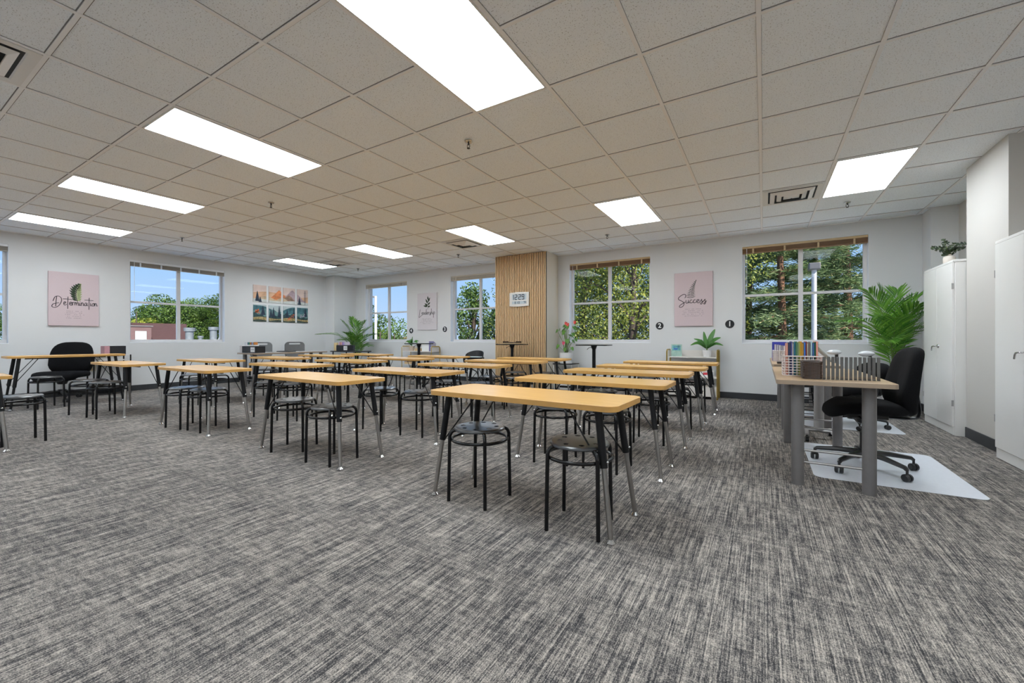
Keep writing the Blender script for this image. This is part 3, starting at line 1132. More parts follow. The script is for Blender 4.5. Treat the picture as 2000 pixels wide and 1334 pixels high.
def stool_proto():
    r = thing('round_stool')
    zs = 0.447
    rc, rh, ro = 0.107, 0.0165, 0.158
    b = MB()
    r0, r1 = 0.078, 0.136
    for s_ in range(8):
        a0, a1 = 2 * PI * s_ / 8, 2 * PI * (s_ + 1) / 8
        am = (a0 + a1) / 2
        P = lambda rr, a: (rr * math.cos(a), rr * math.sin(a), zs)
        outer = [P(r0, a0), P(r0, am), P(r0, a1), P(rc, a1), P(r1, a1), P(r1, am), P(r1, a0), P(rc, a0)]
        cx, cy_ = rc * math.cos(am), rc * math.sin(am)
        inner = []
        for q in outer:
            d = Vector((q[0] - cx, q[1] - cy_, 0)).normalized()
            inner.append((cx + d.x * rh, cy_ + d.y * rh, zs))
        b.add(outer + inner, [((i + 1) % 8, i, 8 + i, 8 + (i + 1) % 8) for i in range(8)])
        b.add([(0, 0, zs), P(r0, a0), P(r0, am), P(r0, a1)], [(0, 1, 2), (0, 2, 3)])
        prof = [(r1, zs), (0.149, zs - 0.001), (0.156, zs - 0.006), (0.158, zs - 0.014), (0.155, zs - 0.019)]
        vs_ = []
        for a in (a0, am, a1):
            vs_ += [(pr * math.cos(a), pr * math.sin(a), pz) for pr, pz in prof]
        n = len(prof)
        fs = [(k * n + i, k * n + i + 1, (k + 1) * n + i + 1, (k + 1) * n + i) for k in (0, 1) for i in range(n - 1)]
        b.add(vs_, fs)
    me = b
    o = me.build('seat', MAT['seat'], r, smooth=24)
    bm = bmesh.new()
    bm.from_mesh(o.data)
    bmesh.ops.remove_doubles(bm, verts=bm.verts, dist=1e-5)
    bmesh.ops.recalc_face_normals(bm, faces=bm.faces)
    bm.to_mesh(o.data)
    bm.free()
    so = o.modifiers.new('solid', 'SOLIDIFY')
    so.thickness = 0.003
    so.offset = -1
    es = o.modifiers.new('edge_split', 'EDGE_SPLIT')
    es.split_angle = R(28)
    for k in range(4):
        a = PI / 4 + k * PI / 2
        c, s_ = math.cos(a), math.sin(a)
        pts = [(0.085, 0.430), (0.145, 0.429), (0.170, 0.420), (0.182, 0.399), (0.1845, 0.372), (0.188, 0.20), (0.191, 0.0)]
        path = smooth_path([(x * c, x * s_, z) for x, z in pts], 4)
        MB().tube(path, 0.0105, 10).build('leg', MAT['blk'], r)
    ring = [(0.170 * math.cos(2 * PI * i / 40), 0.170 * math.sin(2 * PI * i / 40), 0.372) for i in range(40)]
    MB().tube(ring, 0.0095, 10, closed=True).build('ring', MAT['blk'], r)
    return r


DESKS = {
    'R1': (-1.198, 2.145, -1.9), 'R2': (-1.181, 3.146, -0.2), 'R3': (-1.180, 4.124, 1.2), 'R4': (-1.147, 5.02, 1.5), 'R5': (-1.122, 6.062, 1.5),
    'M1': (-3.302, 2.186, -1.4), 'M2': (-3.183, 3.099, -0.1), 'M3': (-3.298, 4.197, 2.0), 'M4': (-3.288, 5.174, 1.5), 'M5': (-3.296, 6.059, 0),
    'L1': (-5.374, 2.161, 0), 'L2': (-5.276, 3.091, 0.6), 'L3': (-5.402, 4.094, -1.5), 'L4': (-5.301, 5.0, -1.5), 'L5': (-5.254, 5.915, -1.5),
    'K2': (-7.39, 2.082, 0), 'K3': (-7.367, 3.053, 0.7), 'K4': (-7.272, 4.071, -1.0), 'K5': (-7.443, 5.07, -0.6), 'K6': (-7.258, 5.903, -1.5),
    'L0': (-6.235, 0.605, 0),
}
coln = {'R': 'right-hand', 'M': 'middle', 'L': 'third', 'K': 'left-hand'}
ordn = ['nearest', 'second', 'third', 'fourth', 'farthest']
dp, du = desk_proto(), [False]


def desk_words(k):
    if k == 'L0':
        return 'cut by the left edge of the view'
    i = int(k[1]) - (2 if k[0] == 'K' else 1)
    c = {'R': 'right-hand column of desks', 'M': 'second column of desks from the right', 'L': 'third column of desks from the right', 'K': 'left-hand column of desks'}[k[0]]
    return '%s in the %s' % (ordn[i], c)


for k, (x, y, a) in DESKS.items():
    place(dp, du, (x, y, 0), R(a), 'maple student desk, ' + desk_words(k), 'desk', 'maple student desks')

STOOLS = {
    'R1': [(-1.505, 2.073, 0), (-0.834, 2.045, 5)], 'R2': [(-1.455, 3.05, 8), (-1.03, 3.08, -6)], 'R3': [(-1.45, 4.18, 20), (-0.93, 4.07, 4)],
    'R4': [(-1.56, 5.0, 10), (-0.86, 4.88, 30)], 'R5': [(-1.41, 6.03, 0), (-0.83, 6.08, 15)],
    'M1': [(-3.62, 2.16, 33), (-3.00, 2.10, 5)], 'M2': [(-3.62, 3.14, 2), (-3.06, 3.15, 8)], 'M3': [(-3.50, 4.11, 12), (-2.98, 4.16, 40)],
    'M4': [(-3.42, 4.96, 5), (-3.03, 5.02, 25)], 'M5': [(-3.51, 5.83, 0), (-3.02, 5.95, 10)],
    'L1': [(-5.56, 2.07, 8), (-5.17, 2.12, 2)], 'L2': [(-5.38, 2.90, 6), (-4.94, 2.95, 20)], 'L3': [(-5.66, 4.02, 4), (-5.12, 4.06, 14)],
    'L4': [(-5.58, 4.92, 0), (-5.02, 4.96, 30)], 'L5': [(-5.50, 5.86, 22), (-4.95, 5.88, 6)],
    'K2': [(-7.66, 1.78, 40), (-7.12, 1.80, 5)], 'K3': [(-7.47, 2.88, 3), (-7.09, 2.98, 12)], 'K4': [(-7.55, 4.0, 0), (-7.02, 4.02, 20)],
    'K5': [(-7.70, 5.0, 10), (-7.05, 4.98, 0)], 'K6': [(-7.52, 5.85, 6), (-6.98, 5.9, 33)],
    'L0': [(-6.06, 0.93, 4)],
}
st, su = stool_proto(), [False]
for k, lst in STOOLS.items():
    for i, (x, y, a) in enumerate(lst):
        side = 'left' if i == 0 else 'right'
        if k == 'L0':
            lab = 'black round stool at the desk cut by the left edge of the view'
        else:
            c = {'R': 'right-hand column', 'M': 'second column from the right', 'L': 'third column from the right', 'K': 'left-hand column'}[k[0]]
            lab = '%s black round stool at the %s desk of the %s' % (side, ordn[int(k[1]) - (2 if k[0] == 'K' else 1)], c)
        place(st, su, (x, y, 0), R(a), lab, 'stool', 'black round stools')
place(st, su, (-8.80, 1.60, 0), R(10), 'black round stool under the tall table by the left wall', 'stool', 'black round stools')

# raised table by the left wall: same frame, taller, all black legs
tt = desk_proto(0.742, 0.30, True)
tt.name = 'raised_table'
tt.location = (-9.0, 1.85, 0)
tt.rotation_euler = (0, 0, PI / 2)
tag(tt, 'tall maple table on black legs before the left office chair', 'table')


# ================================================================== OFFICE CHAIRS
def office_chair(loc, rz, label, sc=1.0, seat_z=0.46, arms=False, back_h=0.5, base_rot=0.3, gap=0.10):
    """faces -Y"""
    r = thing('office_chair', label, 'office chair', loc, rz)
    r.scale = (sc, sc, sc)
    sz = seat_z

    def pad(name, W, D, th, fn, n=14):
        """cushion: superellipse outline W x D, thickness th, mapped by fn(u, v, t)"""
        b = MB()
        K = 28
        rings = [(0.0, 1), (0.6, 1), (0.86, 0.96), (0.97, 0.7), (1.0, 0.2), (1.0, -0.25), (0.96, -0.75), (0.80, -1), (0.0, -1)]
        vs_ = []
        for f, t_ in rings:
            for i in range(K):
                a = 2 * PI * i / K
                ca, sa = math.cos(a), math.sin(a)
                x = math.copysign(abs(ca) ** 0.62, ca) * f * W / 2
                y = math.copysign(abs(sa) ** 0.62, sa) * f * D / 2
                vs_.append(fn(x, y, t_ * th / 2))
        fs = []
        for i in range(len(rings) - 1):
            for j in range(K):
                l = (j + 1) % K
                fs.append((i * K + j, (i + 1) * K + j, (i + 1) * K + l, i * K + l))
        b.add(vs_, fs)
        return b.build(name, MAT['fabric'], r, smooth=60)
    pad('seat', 0.50, 0.48, 0.085, lambda x, y, t_: (x, y - 0.01, sz - 0.03 + t_ + 0.012 * math.cos(y * 6) - (0.05 * max(0, (-y - 0.13)) / 0.11)))
    zb = sz + gap + back_h / 2

    def backf(x, y, t_):
        z = zb + y
        lum = 0.028 * math.exp(-((y + back_h * 0.22) / 0.10) ** 2)
        return (x * (1 - 0.12 * max(0, y) / back_h), 0.235 + 0.10 * (y / back_h) ** 2 + 0.10 * y - t_ * 1.0 - lum * (1 if t_ > 0 else 0) - 0.9 * x * x * 0.35, z)
    pad('backrest', 0.46, back_h, 0.075, backf)
    MB().tube(smooth_path([(0, 0.05, sz - 0.09), (0, 0.26, sz - 0.095), (0, 0.315, sz - 0.05), (0, 0.295, sz + 0.12), (0, 0.275, sz + 0.25)]), 0.02, 10, flat=0.5).build('back_bar', MAT['plast'], r)
    b = MB().box(-0.09, 0.09, -0.12, 0.12, sz - 0.105, sz - 0.068).cyl((0, 0, sz - 0.15), (0, 0, sz - 0.10), 0.045, 0.06, 14)
    b.build('mechanism', MAT['plast'], r, bevel=0.006)
    MB().tube(smooth_path([(0.08, -0.05, sz - 0.09), (0.20, -0.06, sz - 0.095), (0.25, -0.06, sz - 0.10)]), [0.007] * 12 + [0.012], 8).build('lever', MAT['plast'], r)
    col = MB().cyl((0, 0, 0.13), (0, 0, sz - 0.22), 0.029, 0.029, 16).build('gas_column', MAT['plast'], r)
    MB().cyl((0, 0, sz - 0.23), (0, 0, sz - 0.13), 0.0145, 0.0145, 12).build('piston', MAT['chrome'], col)
    b = MB().cyl((0, 0, 0.085), (0, 0, 0.15), 0.048, 0.04, 16)
    for k in range(5):
        a = base_rot + 2 * PI * k / 5
        c, s_ = math.cos(a), math.sin(a)
        b.tube([(0.03 * c, 0.03 * s_, 0.118), (0.16 * c, 0.16 * s_, 0.112), (0.30 * c, 0.30 * s_, 0.092), (0.315 * c, 0.315 * s_, 0.078)], [0.028, 0.024, 0.018, 0.014], 8, flat=0.8)
    b.build('base', MAT['plast'], r)
    for k in range(5):
        a = base_rot + 2 * PI * k / 5
        cx, cy_ = 0.315 * math.cos(a), 0.315 * math.sin(a)
        ax = Vector((math.cos(a * 2.3 + 1), math.sin(a * 2.3 + 1), 0))
        p = Vector((cx, cy_, 0.0265))
        b = MB()
        b.tube([p - ax * 0.026, p - ax * 0.020, p - ax * 0.005], [0.020, 0.0265, 0.0265], 14)
        b.tube([p + ax * 0.005, p + ax * 0.020, p + ax * 0.026], [0.0265, 0.0265, 0.020], 14)
        b.cyl(p + Vector((0, 0, 0.01)), p + Vector((0, 0, 0.055)), 0.008, 0.008, 8)
        b.build('caster', MAT['plast'], r)
    if arms:
        for sx in (-1, 1):
            arm = MB().tube(smooth_path([(sx * 0.16, 0.02, sz - 0.085), (sx * 0.28, 0.03, sz - 0.08), (sx * 0.325, 0.04, sz), (sx * 0.31, 0.02, sz + 0.20), (sx * 0.285, 0.0, sz + 0.40)]), 0.019, 10, flat=0.7).build('armrest', MAT['plast'], r)
            MB().sphere((sx * 0.28, -0.03, sz + 0.415), 0.038, 0.085, 0.032, 14, 8).build('arm_pad', MAT['armpad'], arm)
    return r


MAT['armpad'] = M('white_arm_pad', (0.55, 0.57, 0.60), 0.12, var=0.3, scale=8, spec=0.7)
office_chair((0.66, 4.06, 0.004), -PI / 2 + 0.08, 'black office chair on the near clear mat behind the teacher desk', 1.0, 0.49, False, 0.50, 0.55, -0.07)
office_chair((-9.62, 1.92, 0.0), 0.95, 'black office chair behind the tall table by the left wall', 1.18, 0.37, False, 0.46, 0.2, -0.04)
office_chair((0.86, 5.95, 0.004), -PI / 2 + 0.42, 'office chair with pale arm pads on the far clear mat', 0.95, 0.45, True, 0.20, 0.9)


# ================================================================== TEACHER DESKS
def teacher_desk(x0, x1, y0, y1, z, label, topm):
    cx, cy_ = (x0 + x1) / 2, (y0 + y1) / 2
    r = thing('teacher_desk', label, 'desk', (cx, cy_, 0), 0, 'teacher desks on grey legs')
    W, D, th = (x1 - x0) / 2, (y1 - y0) / 2, 0.028
    top = MB().prism(rrect(-W + 0.001, W - 0.001, -D + 0.001, D - 0.001, 0.03), z - th, z).build('tabletop', topm, r, smooth=30, bevel=0.0015)
    po, pi_ = rrect(-W, W, -D, D, 0.031), rrect(-W + 0.003, W - 0.003, -D + 0.003, D - 0.003, 0.028)
    n = len(po)
    vs_ = [(x, y, z - th - 0.0005) for x, y in po] + [(x, y, z - 0.002) for x, y in po] + [(x, y, z + 0.0003) for x, y in pi_]
    fs = []
    for i in range(n):
        j = (i + 1) % n
        fs += [(i, j, n + j, n + i), (n + i, n + j, 2 * n + j, 2 * n + i)]
    MB().add(vs_, fs).build('edge_band', MAT['taupe'], top, smooth=30)
    for sx in (-1, 1):
        for sy in (-1, 1):
            lx, ly = sx * (W - 0.125), sy * (D - 0.10)
            leg = MB().cyl((lx, ly, 0.0), (lx, ly, z - th), 0.037, 0.037, 20).build('leg', MAT['greyleg'], r)
    for sy in (-1, 1):
        ly = sy * (D - 0.10)
        for zz in (0.155, 0.235):
            MB().cyl((-W + 0.125, ly, zz), (W - 0.125, ly, zz), 0.0075, 0.0075, 8).build('crossbar', MAT['steel'], r)
    return r


TZ = 0.71
teacher_desk(0.075, 0.70, 3.29, 4.80, TZ, 'teacher desk with a birch top holding the books and bookends', MAT['birch'])
teacher_desk(0.080, 0.70, 5.28, 7.05, TZ, 'teacher desk near the back window, holding the blue box', MAT['birch'])
teacher_desk(-9.24, -8.62, 4.29, 5.93, 0.70, 'teacher desk with a grey top along the left wall', MAT['lightleg'])

# things on the near teacher desk ------------------------------------
BOOKC = [(0.75, 0.35, 0.28), (0.03, 0.04, 0.10), (0.10, 0.10, 0.28), (0.60, 0.56, 0.58), (0.03, 0.16, 0.24), (0.08, 0.22, 0.12), (0.30, 0.40, 0.20), (0.52, 0.50, 0.12),
         (0.75, 0.38, 0.03), (0.55, 0.30, 0.06), (0.06, 0.16, 0.50), (0.35, 0.05, 0.06), (0.62, 0.55, 0.40), (0.20, 0.16, 0.15), (0.42, 0.58, 0.64), (0.05, 0.14, 0.36), (0.02, 0.14, 0.07), (0.80, 0.34, 0.26)]
BOOKN = ['salmon', 'navy', 'indigo', 'grey', 'teal', 'green', 'sage', 'olive', 'orange', 'amber', 'blue', 'maroon', 'tan', 'charcoal', 'pale blue', 'royal blue', 'dark green', 'coral']


def book(x, y, z, th, dep, h, col, rz, label, group, cover_name):
    r = thing('book', label, 'book', (x, y, z), rz, group)
    cm = M('cover_' + cover_name, col, 0.45, var=0.08, scale=14)
    b = MB()
    b.box(-th / 2, -th / 2 + 0.0015, 0, dep, 0, h).box(th / 2 - 0.0015, th / 2, 0, dep, 0, h).box(-th / 2, th / 2, 0, 0.0015, 0, h)
    b.build('cover', cm, r, smooth=0)
    MB().box(-th / 2 + 0.0015, th / 2 - 0.0015, 0.0015, dep - 0.004, 0.003, h - 0.003).build('pages', MAT['paper'], r, smooth=0)
    return r


def basket(name, label, x0, x1, y0, y1, z0, h, mat, nx, nz, solid=False, rz=0):
    r = thing(name, label, 'basket', ((x0 + x1) / 2, (y0 + y1) / 2, z0), rz)
    W, D = (x1 - x0) / 2, (y1 - y0) / 2
    b = MB()
    wr = 0.0028
    b.tube([(x, y, h) for x, y in rrect(-W, W, -D, D, 0.012, 3)], 0.005, 6, closed=True)
    b.build('rim', mat, r)
    b = MB()
    for k in range(nz):
        z = 0.004 + (h - 0.008) * k / nz
        b.tube([(x, y, z) for x, y in rrect(-W, W, -D, D, 0.012, 3)], wr, 5, closed=True)
    for k in range(nx + 1):
        x = -W + 0.012 + (2 * W - 0.024) * k / nx
        b.tube([(x, -D, h), (x, -D, 0.003), (x, D, 0.003), (x, D, h)], wr, 5)
    ny = max(3, int(nx * D / W))
    for k in range(ny + 1):
        y = -D + 0.012 + (2 * D - 0.024) * k / ny
        b.tube([(-W, y, h), (-W, y, 0.003), (W, y, 0.003), (W, y, h)], wr, 5)
    b.build('mesh', mat, r)
    return r


WIRE = M('white_wire', (0.72, 0.66, 0.64), 0.35, var=0.03, scale=20)
BRN = M('brown_wire', (0.05, 0.03, 0.022), 0.4, var=0.1, scale=20)
basket('book_basket', 'white wire basket of upright coloured books on the near teacher desk', 0.125, 0.37, 3.66, 3.88, TZ + 0.001, 0.145, WIRE, 9, 7)
bx_ = 0.145
ths = [0.012, 0.016, 0.010, 0.009, 0.012, 0.010, 0.009, 0.009, 0.010, 0.011, 0.012, 0.007, 0.009, 0.012, 0.012, 0.011, 0.009, 0.014]
for i, (c, n_) in enumerate(zip(BOOKC, BOOKN)):
    th = ths[i]
    book(bx_ + th / 2, 3.672, TZ + 0.008, th - 0.0006, 0.19, 0.235 + 0.006 * ((i * 7) % 3), c, 0, '%s book standing in the white wire basket' % n_, 'books in the white basket', n_.replace(' ', '_'))
    bx_ += th
basket('desk_basket', 'dark brown mesh basket before the coloured books on the near teacher desk', 0.232, 0.338, 3.44, 3.62, TZ + 0.001, 0.115, BRN, 14, 13)
for i in range(4):
    book(0.252 + i * 0.022, 3.455, TZ + 0.008, 0.017, 0.15, 0.095, [(0.22, 0.10, 0.07), (0.05, 0.07, 0.14), (0.30, 0.16, 0.10), (0.10, 0.07, 0.06)][i], 0,
         '%s small book in the dark brown mesh basket' % ['rust', 'dark blue', 'copper', 'umber'][i], 'books in the brown basket', ['rust', 'dark_blue', 'copper', 'umber'][i])
r0 = thing('bookend')
MB().box(-0.0085, 0.0085, 0, 0.0022, 0, 0.152).build('upright', M('polished_dark_metal', (0.20, 0.19, 0.18), 0.13, metal=1.0, var=0.1, scale=10), r0, smooth=0, bevel=0.0008)
MB().box(-0.0085, 0.0085, -0.055, 0.0, 0.0, 0.0022).build('foot_plate', _M['polished_dark_metal'], r0, smooth=0)
bu = [False]
for i in range(13):
    x = 0.356 + i * 0.0245
    place(r0, bu, (x, 3.50 + 0.0045 * i, TZ + 0.0006), R(-8), 'dark metal bookend, %s from the brown mesh basket in its row' % ['first', 'second', 'third', 'fourth', 'fifth', 'sixth', 'seventh', 'eighth', 'ninth', 'tenth', 'eleventh', 'twelfth', 'thirteenth'][i], 'bookend', 'row of dark metal bookends')

# things on the far teacher desk
r = thing('storage_box', 'deep blue box at the left edge of the far teacher desk', 'box', (0.17, 6.10, TZ + 0.0005), 0)
MB().box(-0.075, 0.075, -0.02, 0.14, 0, 0.235).build('body', M('blue_box', (0.035, 0.04, 0.33), 0.45, var=0.06), r, smooth=0, bevel=0.003)
MB().box(-0.05, -0.02, -0.0215, -0.0205, 0.03, 0.17).build('spine_strip', MAT['paper'], r, smooth=0)
basket('desk_basket', 'white wire basket beside the blue box on the far teacher desk', 0.10, 0.235, 5.86, 6.06, TZ + 0.001, 0.13, WIRE, 9, 6)
for i in range(5):
    book(0.125 + i * 0.022, 5.875, TZ + 0.008, 0.018, 0.16, 0.20 - 0.004 * i, [(0.55, 0.53, 0.62), (0.40, 0.38, 0.48), (0.62, 0.62, 0.66), (0.33, 0.32, 0.40), (0.56, 0.52, 0.55)][i], 0,
         '%s book in the white basket before the blue box' % ['pale lilac', 'grey lilac', 'silver', 'slate', 'pale mauve'][i], 'books by the blue box', ['pale_lilac', 'grey_lilac', 'silver', 'slate', 'pale_mauve'][i])
tag(MB().box(-0.09, 0.10, -0.07, 0.07, 0, 0.022).build('keyboard_tray', MAT['plast'], None, smooth=0, bevel=0.004, loc=(0.22, 5.43, TZ + 0.0005)), 'flat black tray on the near edge of the far teacher desk', 'tray')

# grey tilting laptop cart between the two teacher desks
r = thing('laptop_cart', 'grey rolling cart with a tilted board between the teacher desks', 'cart', (0.47, 5.03, 0), 0)
b = MB().cyl((0, 0, 0.09), (0, 0, 0.52), 0.042, 0.042, 20)
col = b.build('column', MAT['lightleg'], r)
MB().cyl((0, 0, 0.50), (0, 0, 0.80), 0.034, 0.034, 20).build('inner_column', MAT['lightleg'], col)
b = MB()
for sx in (-1, 1):
    b.tube([(sx * 0.11, -0.19, 0.066), (sx * 0.10, 0, 0.080), (sx * 0.11, 0.19, 0.066)], 0.018, 8, flat=0.6)
b.tube([(-0.10, 0, 0.08), (0.10, 0, 0.08)], 0.03, 8, flat=0.5)
b.build('base', MAT['lightleg'], r)
for sx in (-1, 1):
    for sy in (-1, 1):
        p = Vector((sx * 0.11, sy * 0.19, 0.027))
        MB().tube([p + Vector((-0.014, 0, 0)), p + Vector((0.014, 0, 0))], 0.027, 14).cyl(p, p + Vector((0, 0, 0.035)), 0.008, 0.008, 8).build('caster', MAT['plast'], r)
mt = Matrix.Translation((0.03, 0.03, 0.845)) @ Matrix.Rotation(R(48), 4, 'Y')
tb = MB().obox(mt, 0.24, 0.34, 0.014).build('tilted_board', M('grey_board', (0.36, 0.36, 0.34), 0.5, var=0.05, scale=20), r, smooth=0, bevel=0.004)
b = MB()
for yy in (-0.05, 0.04):
    b.obox(mt @ Matrix.Translation((0.01, yy, 0.0075)), 0.10, 0.05, 0.002)
b.build('dark_patch', MAT['blkm'], tb, smooth=0)

# black ladder-back bar stool under the far desk
r = thing('wire_chair', 'black chair with ladder rungs under the far teacher desk', 'chair', (0.37, 5.80, 0.0), 0)
MB().sphere((0, 0, 0.455), 0.17, 0.17, 0.028, 20, 8).build('seat', MAT['plast'], r)
for sx in (-1, 1):
    for sy in (-1, 1):
        MB().tube([(sx * 0.11, sy * 0.11, 0.44), (sx * 0.165, sy * 0.165, 0.0)], 0.011, 10).build('leg', MAT['blkm'], r)
for k in range(4):
    z = 0.10 + 0.085 * k
    q = 0.165 - 0.055 * z / 0.44
    MB().tube([(-q, -q, z), (q, -q, z), (q, q, z), (-q, q, z)], 0.005, 6, closed=True).build('rung', MAT['blkm'], r)


# chair mats
def chair_mat(x0, x1, y0, y1, label):
    r = thing('chair_mat', label, 'floor mat', ((x0 + x1) / 2, (y0 + y1) / 2, 0.0), 0, 'clear chair mats')
    W, D = (x1 - x0) / 2, (y1 - y0) / 2
    MB().prism(rrect(-W, W, -D, D, 0.06, 6), 0.0006, 0.0036).build('sheet', MAT['mat'], r, smooth=30, bevel=0.001)


chair_mat(0.312, 1.195, 3.625, 4.765, 'clear floor mat under the near black office chair')
chair_mat(0.40, 1.262, 5.67, 6.85, 'clear floor mat near the tall palm, partly hidden by desk legs')


# ================================================================== CABINETS
def cabinet(y0, y1, x0, x1, h, label, handle_z):
    cy_, cx = (y0 + y1) / 2, (x0 + x1) / 2
    r = thing('storage_cabinet', label, 'cabinet', (cx, cy_, 0), 0, 'white steel cabinets')
    D, W = (x1 - x0) / 2, (y1 - y0) / 2
    b = MB().box(-D + 0.004, D, -W, W, 0.0, h - 0.025).box(-D - 0.012, D, -W - 0.004, W + 0.004, h - 0.025, h)
    b.build('body', MAT['cab'], r, smooth=0, bevel=0.004)
    MB().box(-D - 0.008, -D + 0.0038, -W + 0.004, W - 0.004, 0.006, 0.088).build('plinth', MAT['cab'], r, smooth=0, bevel=0.002)
    for sy in (-1, 1):
        ya, yb = (0.0015, W - 0.006) if sy > 0 else (-W + 0.006, -0.0015)
        d = MB().box(-D - 0.016, -D + 0.0038, ya, yb, 0.092, h - 0.028).build('door', MAT['cab'], r, smooth=0, bevel=0.003)
        yh = W - 0.004 if sy > 0 else -W + 0.004
        for zz in (0.33, h - 0.27):
            MB().box(-D - 0.020, -D - 0.004, yh - 0.004, yh + 0.003, zz - 0.03, zz + 0.03).build('hinge', MAT['lightleg'], d, smooth=0)
        if sy < 0:
            hh = MB().lathe([(0, 0), (0.022, 0), (0.020, 0.008), (0.010, 0.014), (0, 0.014)], n=16)
            hh.xf(Matrix.Translation((-D - 0.016, -0.05, handle_z)) @ Matrix.Rotation(-PI / 2, 4, 'Y'))
            hh.tube(smooth_path([(-D - 0.02, -0.05, handle_z), (-D - 0.045, -0.05, handle_z), (-D - 0.052, -0.03, handle_z - 0.002), (-D - 0.05, 0.02, handle_z - 0.01), (-D - 0.045, 0.05, handle_z - 0.05)]), 0.0065, 8)
            hh.build('handle', MAT['chrome'], d)
    return r


cabinet(5.872, 6.742, 1.66, 2.11, 1.79, 'white steel cabinet in the corner with a vase on top', 0.905)
cabinet(4.085, 4.975, 1.66, 2.11, 1.79, 'white steel cabinet cut by the right edge of the view', 0.885)


# ================================================================== PLANTS
def frond(b, stem_b, p0, pts, npair, llen, lw, rnd, start=0.3):
    """palm frond: leaflets along a curved rachis"""
    path = smooth_path([p0] + pts, 8)
    N = len(path)
    stem_b.tube(path, [0.007 * (1 - 0.8 * i / (N - 1)) + 0.0012 for i in range(N)], 6)
    for i in range(npair):
        f = start + (1 - start) * i / (npair - 1)
        q = f * (N - 1)
        k = min(int(q), N - 2)
        p = path[k].lerp(path[k + 1], q - k)
        t_ = (path[k + 1] - path[k]).normalized()
        side = t_.cross(Vector((0, 0, 1)))
        if side.length < 0.2:
            side = t_.cross(Vector((rnd.uniform(-1, 1), 1, 0)))
        side.normalize()
        up = side.cross(t_).normalized()
        g = (f - start) / (1 - start)
        L = llen * (math.sin(PI * (0.16 + 0.80 * g)) ** 0.7) + 0.02
        for s_ in (-1, 1):
            d = (side * s_ * (0.85 - 0.45 * g) + t_ * (0.62 + 0.5 * g) + up * 0.22 + Vector((rnd.uniform(-.07, .07), rnd.uniform(-.07, .07), rnd.uniform(-.07, .07)))).normalized()
            wv = d.cross(up).normalized()
            nn = wv.cross(d).normalized()
            l = L * rnd.uniform(0.9, 1.08)
            a0 = p
            m1 = p + d * l * 0.35 + nn * 0.004
            m2 = p + d * l * 0.72 - Vector((0, 0, 0.10 * l))
            tip = p + d * l - Vector((0, 0, 0.22 * l))
            w1, w2 = lw, lw * 0.75
            b.add([a0, m1 + wv * w1, m1 - nn * 0.003, m1 - wv * w1, m2 + wv * w2, m2 - nn * 0.003, m2 - wv * w2, tip],
                  [(0, 2, 1), (0, 3, 2), (1, 2, 5, 4), (2, 3, 6, 5), (4, 5, 7), (5, 6, 7)])


def palm(name, label, loc, pot_r, pot_h, tips, llen, lw, seed, npair=30):
    r = thing(name, label, 'plant', loc)
    rnd = random.Random(seed)
    MB().lathe([(0, 0.002), (pot_r * 0.94, 0.0), (pot_r, 0.01), (pot_r, pot_h), (pot_r * 0.92, pot_h), (pot_r * 0.90, pot_h - 0.03), (0, pot_h - 0.03)], n=32).build('pot', MAT['pot'], r)
    MB().lathe([(0, 0.006), (pot_r * 0.895, 0.0), (0, -0.001)], (0, 0, pot_h - 0.029), 24).build('soil', MAT['soil'], r)
    for i, (tx, ty, tz, arch) in enumerate(tips):
        a = rnd.uniform(0, 6.28)
        p0 = Vector((0.03 * math.cos(a), 0.03 * math.sin(a), pot_h - 0.03))
        tip = Vector((tx, ty, tz))
        top = max(tz, 0.8)
        p1 = Vector((tx * 0.10, ty * 0.10, pot_h + (tz - pot_h) * 0.42 + arch * 0.4))
        p2 = Vector((tx * 0.46, ty * 0.46, pot_h + (tz - pot_h) * 0.78 + arch))
        lb, sb = MB(), MB()
        frond(lb, sb, p0, [p1, p2, tip], npair, llen, lw, rnd, 0.36)
        f = sb.build('frond', MAT['stem'], r)
        lb.build('leaflets', MAT['palm'], f, smooth=0)
    return r


# camera-right direction in the floor plan is (0.857, 0.515)
def rt(a, toward):
    return (0.857 * a + 0.515 * toward, 0.515 * a - 0.857 * toward)


tips = []
for a, tw, z, arch in ((-0.86, 0.30, 1.20, 0.16), (-0.36, 0.05, 1.58, 0.02), (-0.10, -0.10, 1.64, 0.0), (0.10, -0.05, 1.60, 0.02), (0.26, 0.05, 1.52, 0.04),
                       (-0.44, 0.40, 0.95, 0.14), (0.22, 0.42, 1.42, 0.02), (-0.05, 0.38, 1.38, 0.04), (0.34, 0.25, 1.12, 0.10), (-0.25, 0.30, 1.22, 0.06)):
    x, y = rt(a, tw)
    tips.append((x, y, z, arch))
palm('potted_palm', 'tall green potted palm in the corner beside the cabinet', (1.46, 7.18, 0), 0.115, 0.30, tips, 0.35, 0.010, 3, 31)
tips = []
for a, tw, z, arch in ((-0.33, 0.1, 1.44, 0.0), (-0.16, -0.1, 1.52, 0.0), (0.02, 0.0, 1.40, 0.02), (0.22, 0.0, 1.42, 0.02), (0.55, 0.25, 1.10, 0.06), (0.34, -0.05, 1.28, 0.03),
                       (-0.10, 0.35, 1.12, 0.05), (0.14, 0.4, 1.05, 0.08), (0.45, 0.3, 0.80, 0.10), (-0.86, 0.30, 1.10, 0.14), (-0.25, 0.3, 0.95, 0.1)):
    x, y = rt(a, tw)
    tips.append((x, y, z, arch))
palm('potted_palm', 'bushy green potted palm in the far left corner by the window', (-9.20, 7.15, 0), 0.11, 0.295, tips, 0.28, 0.0105, 11, 30)


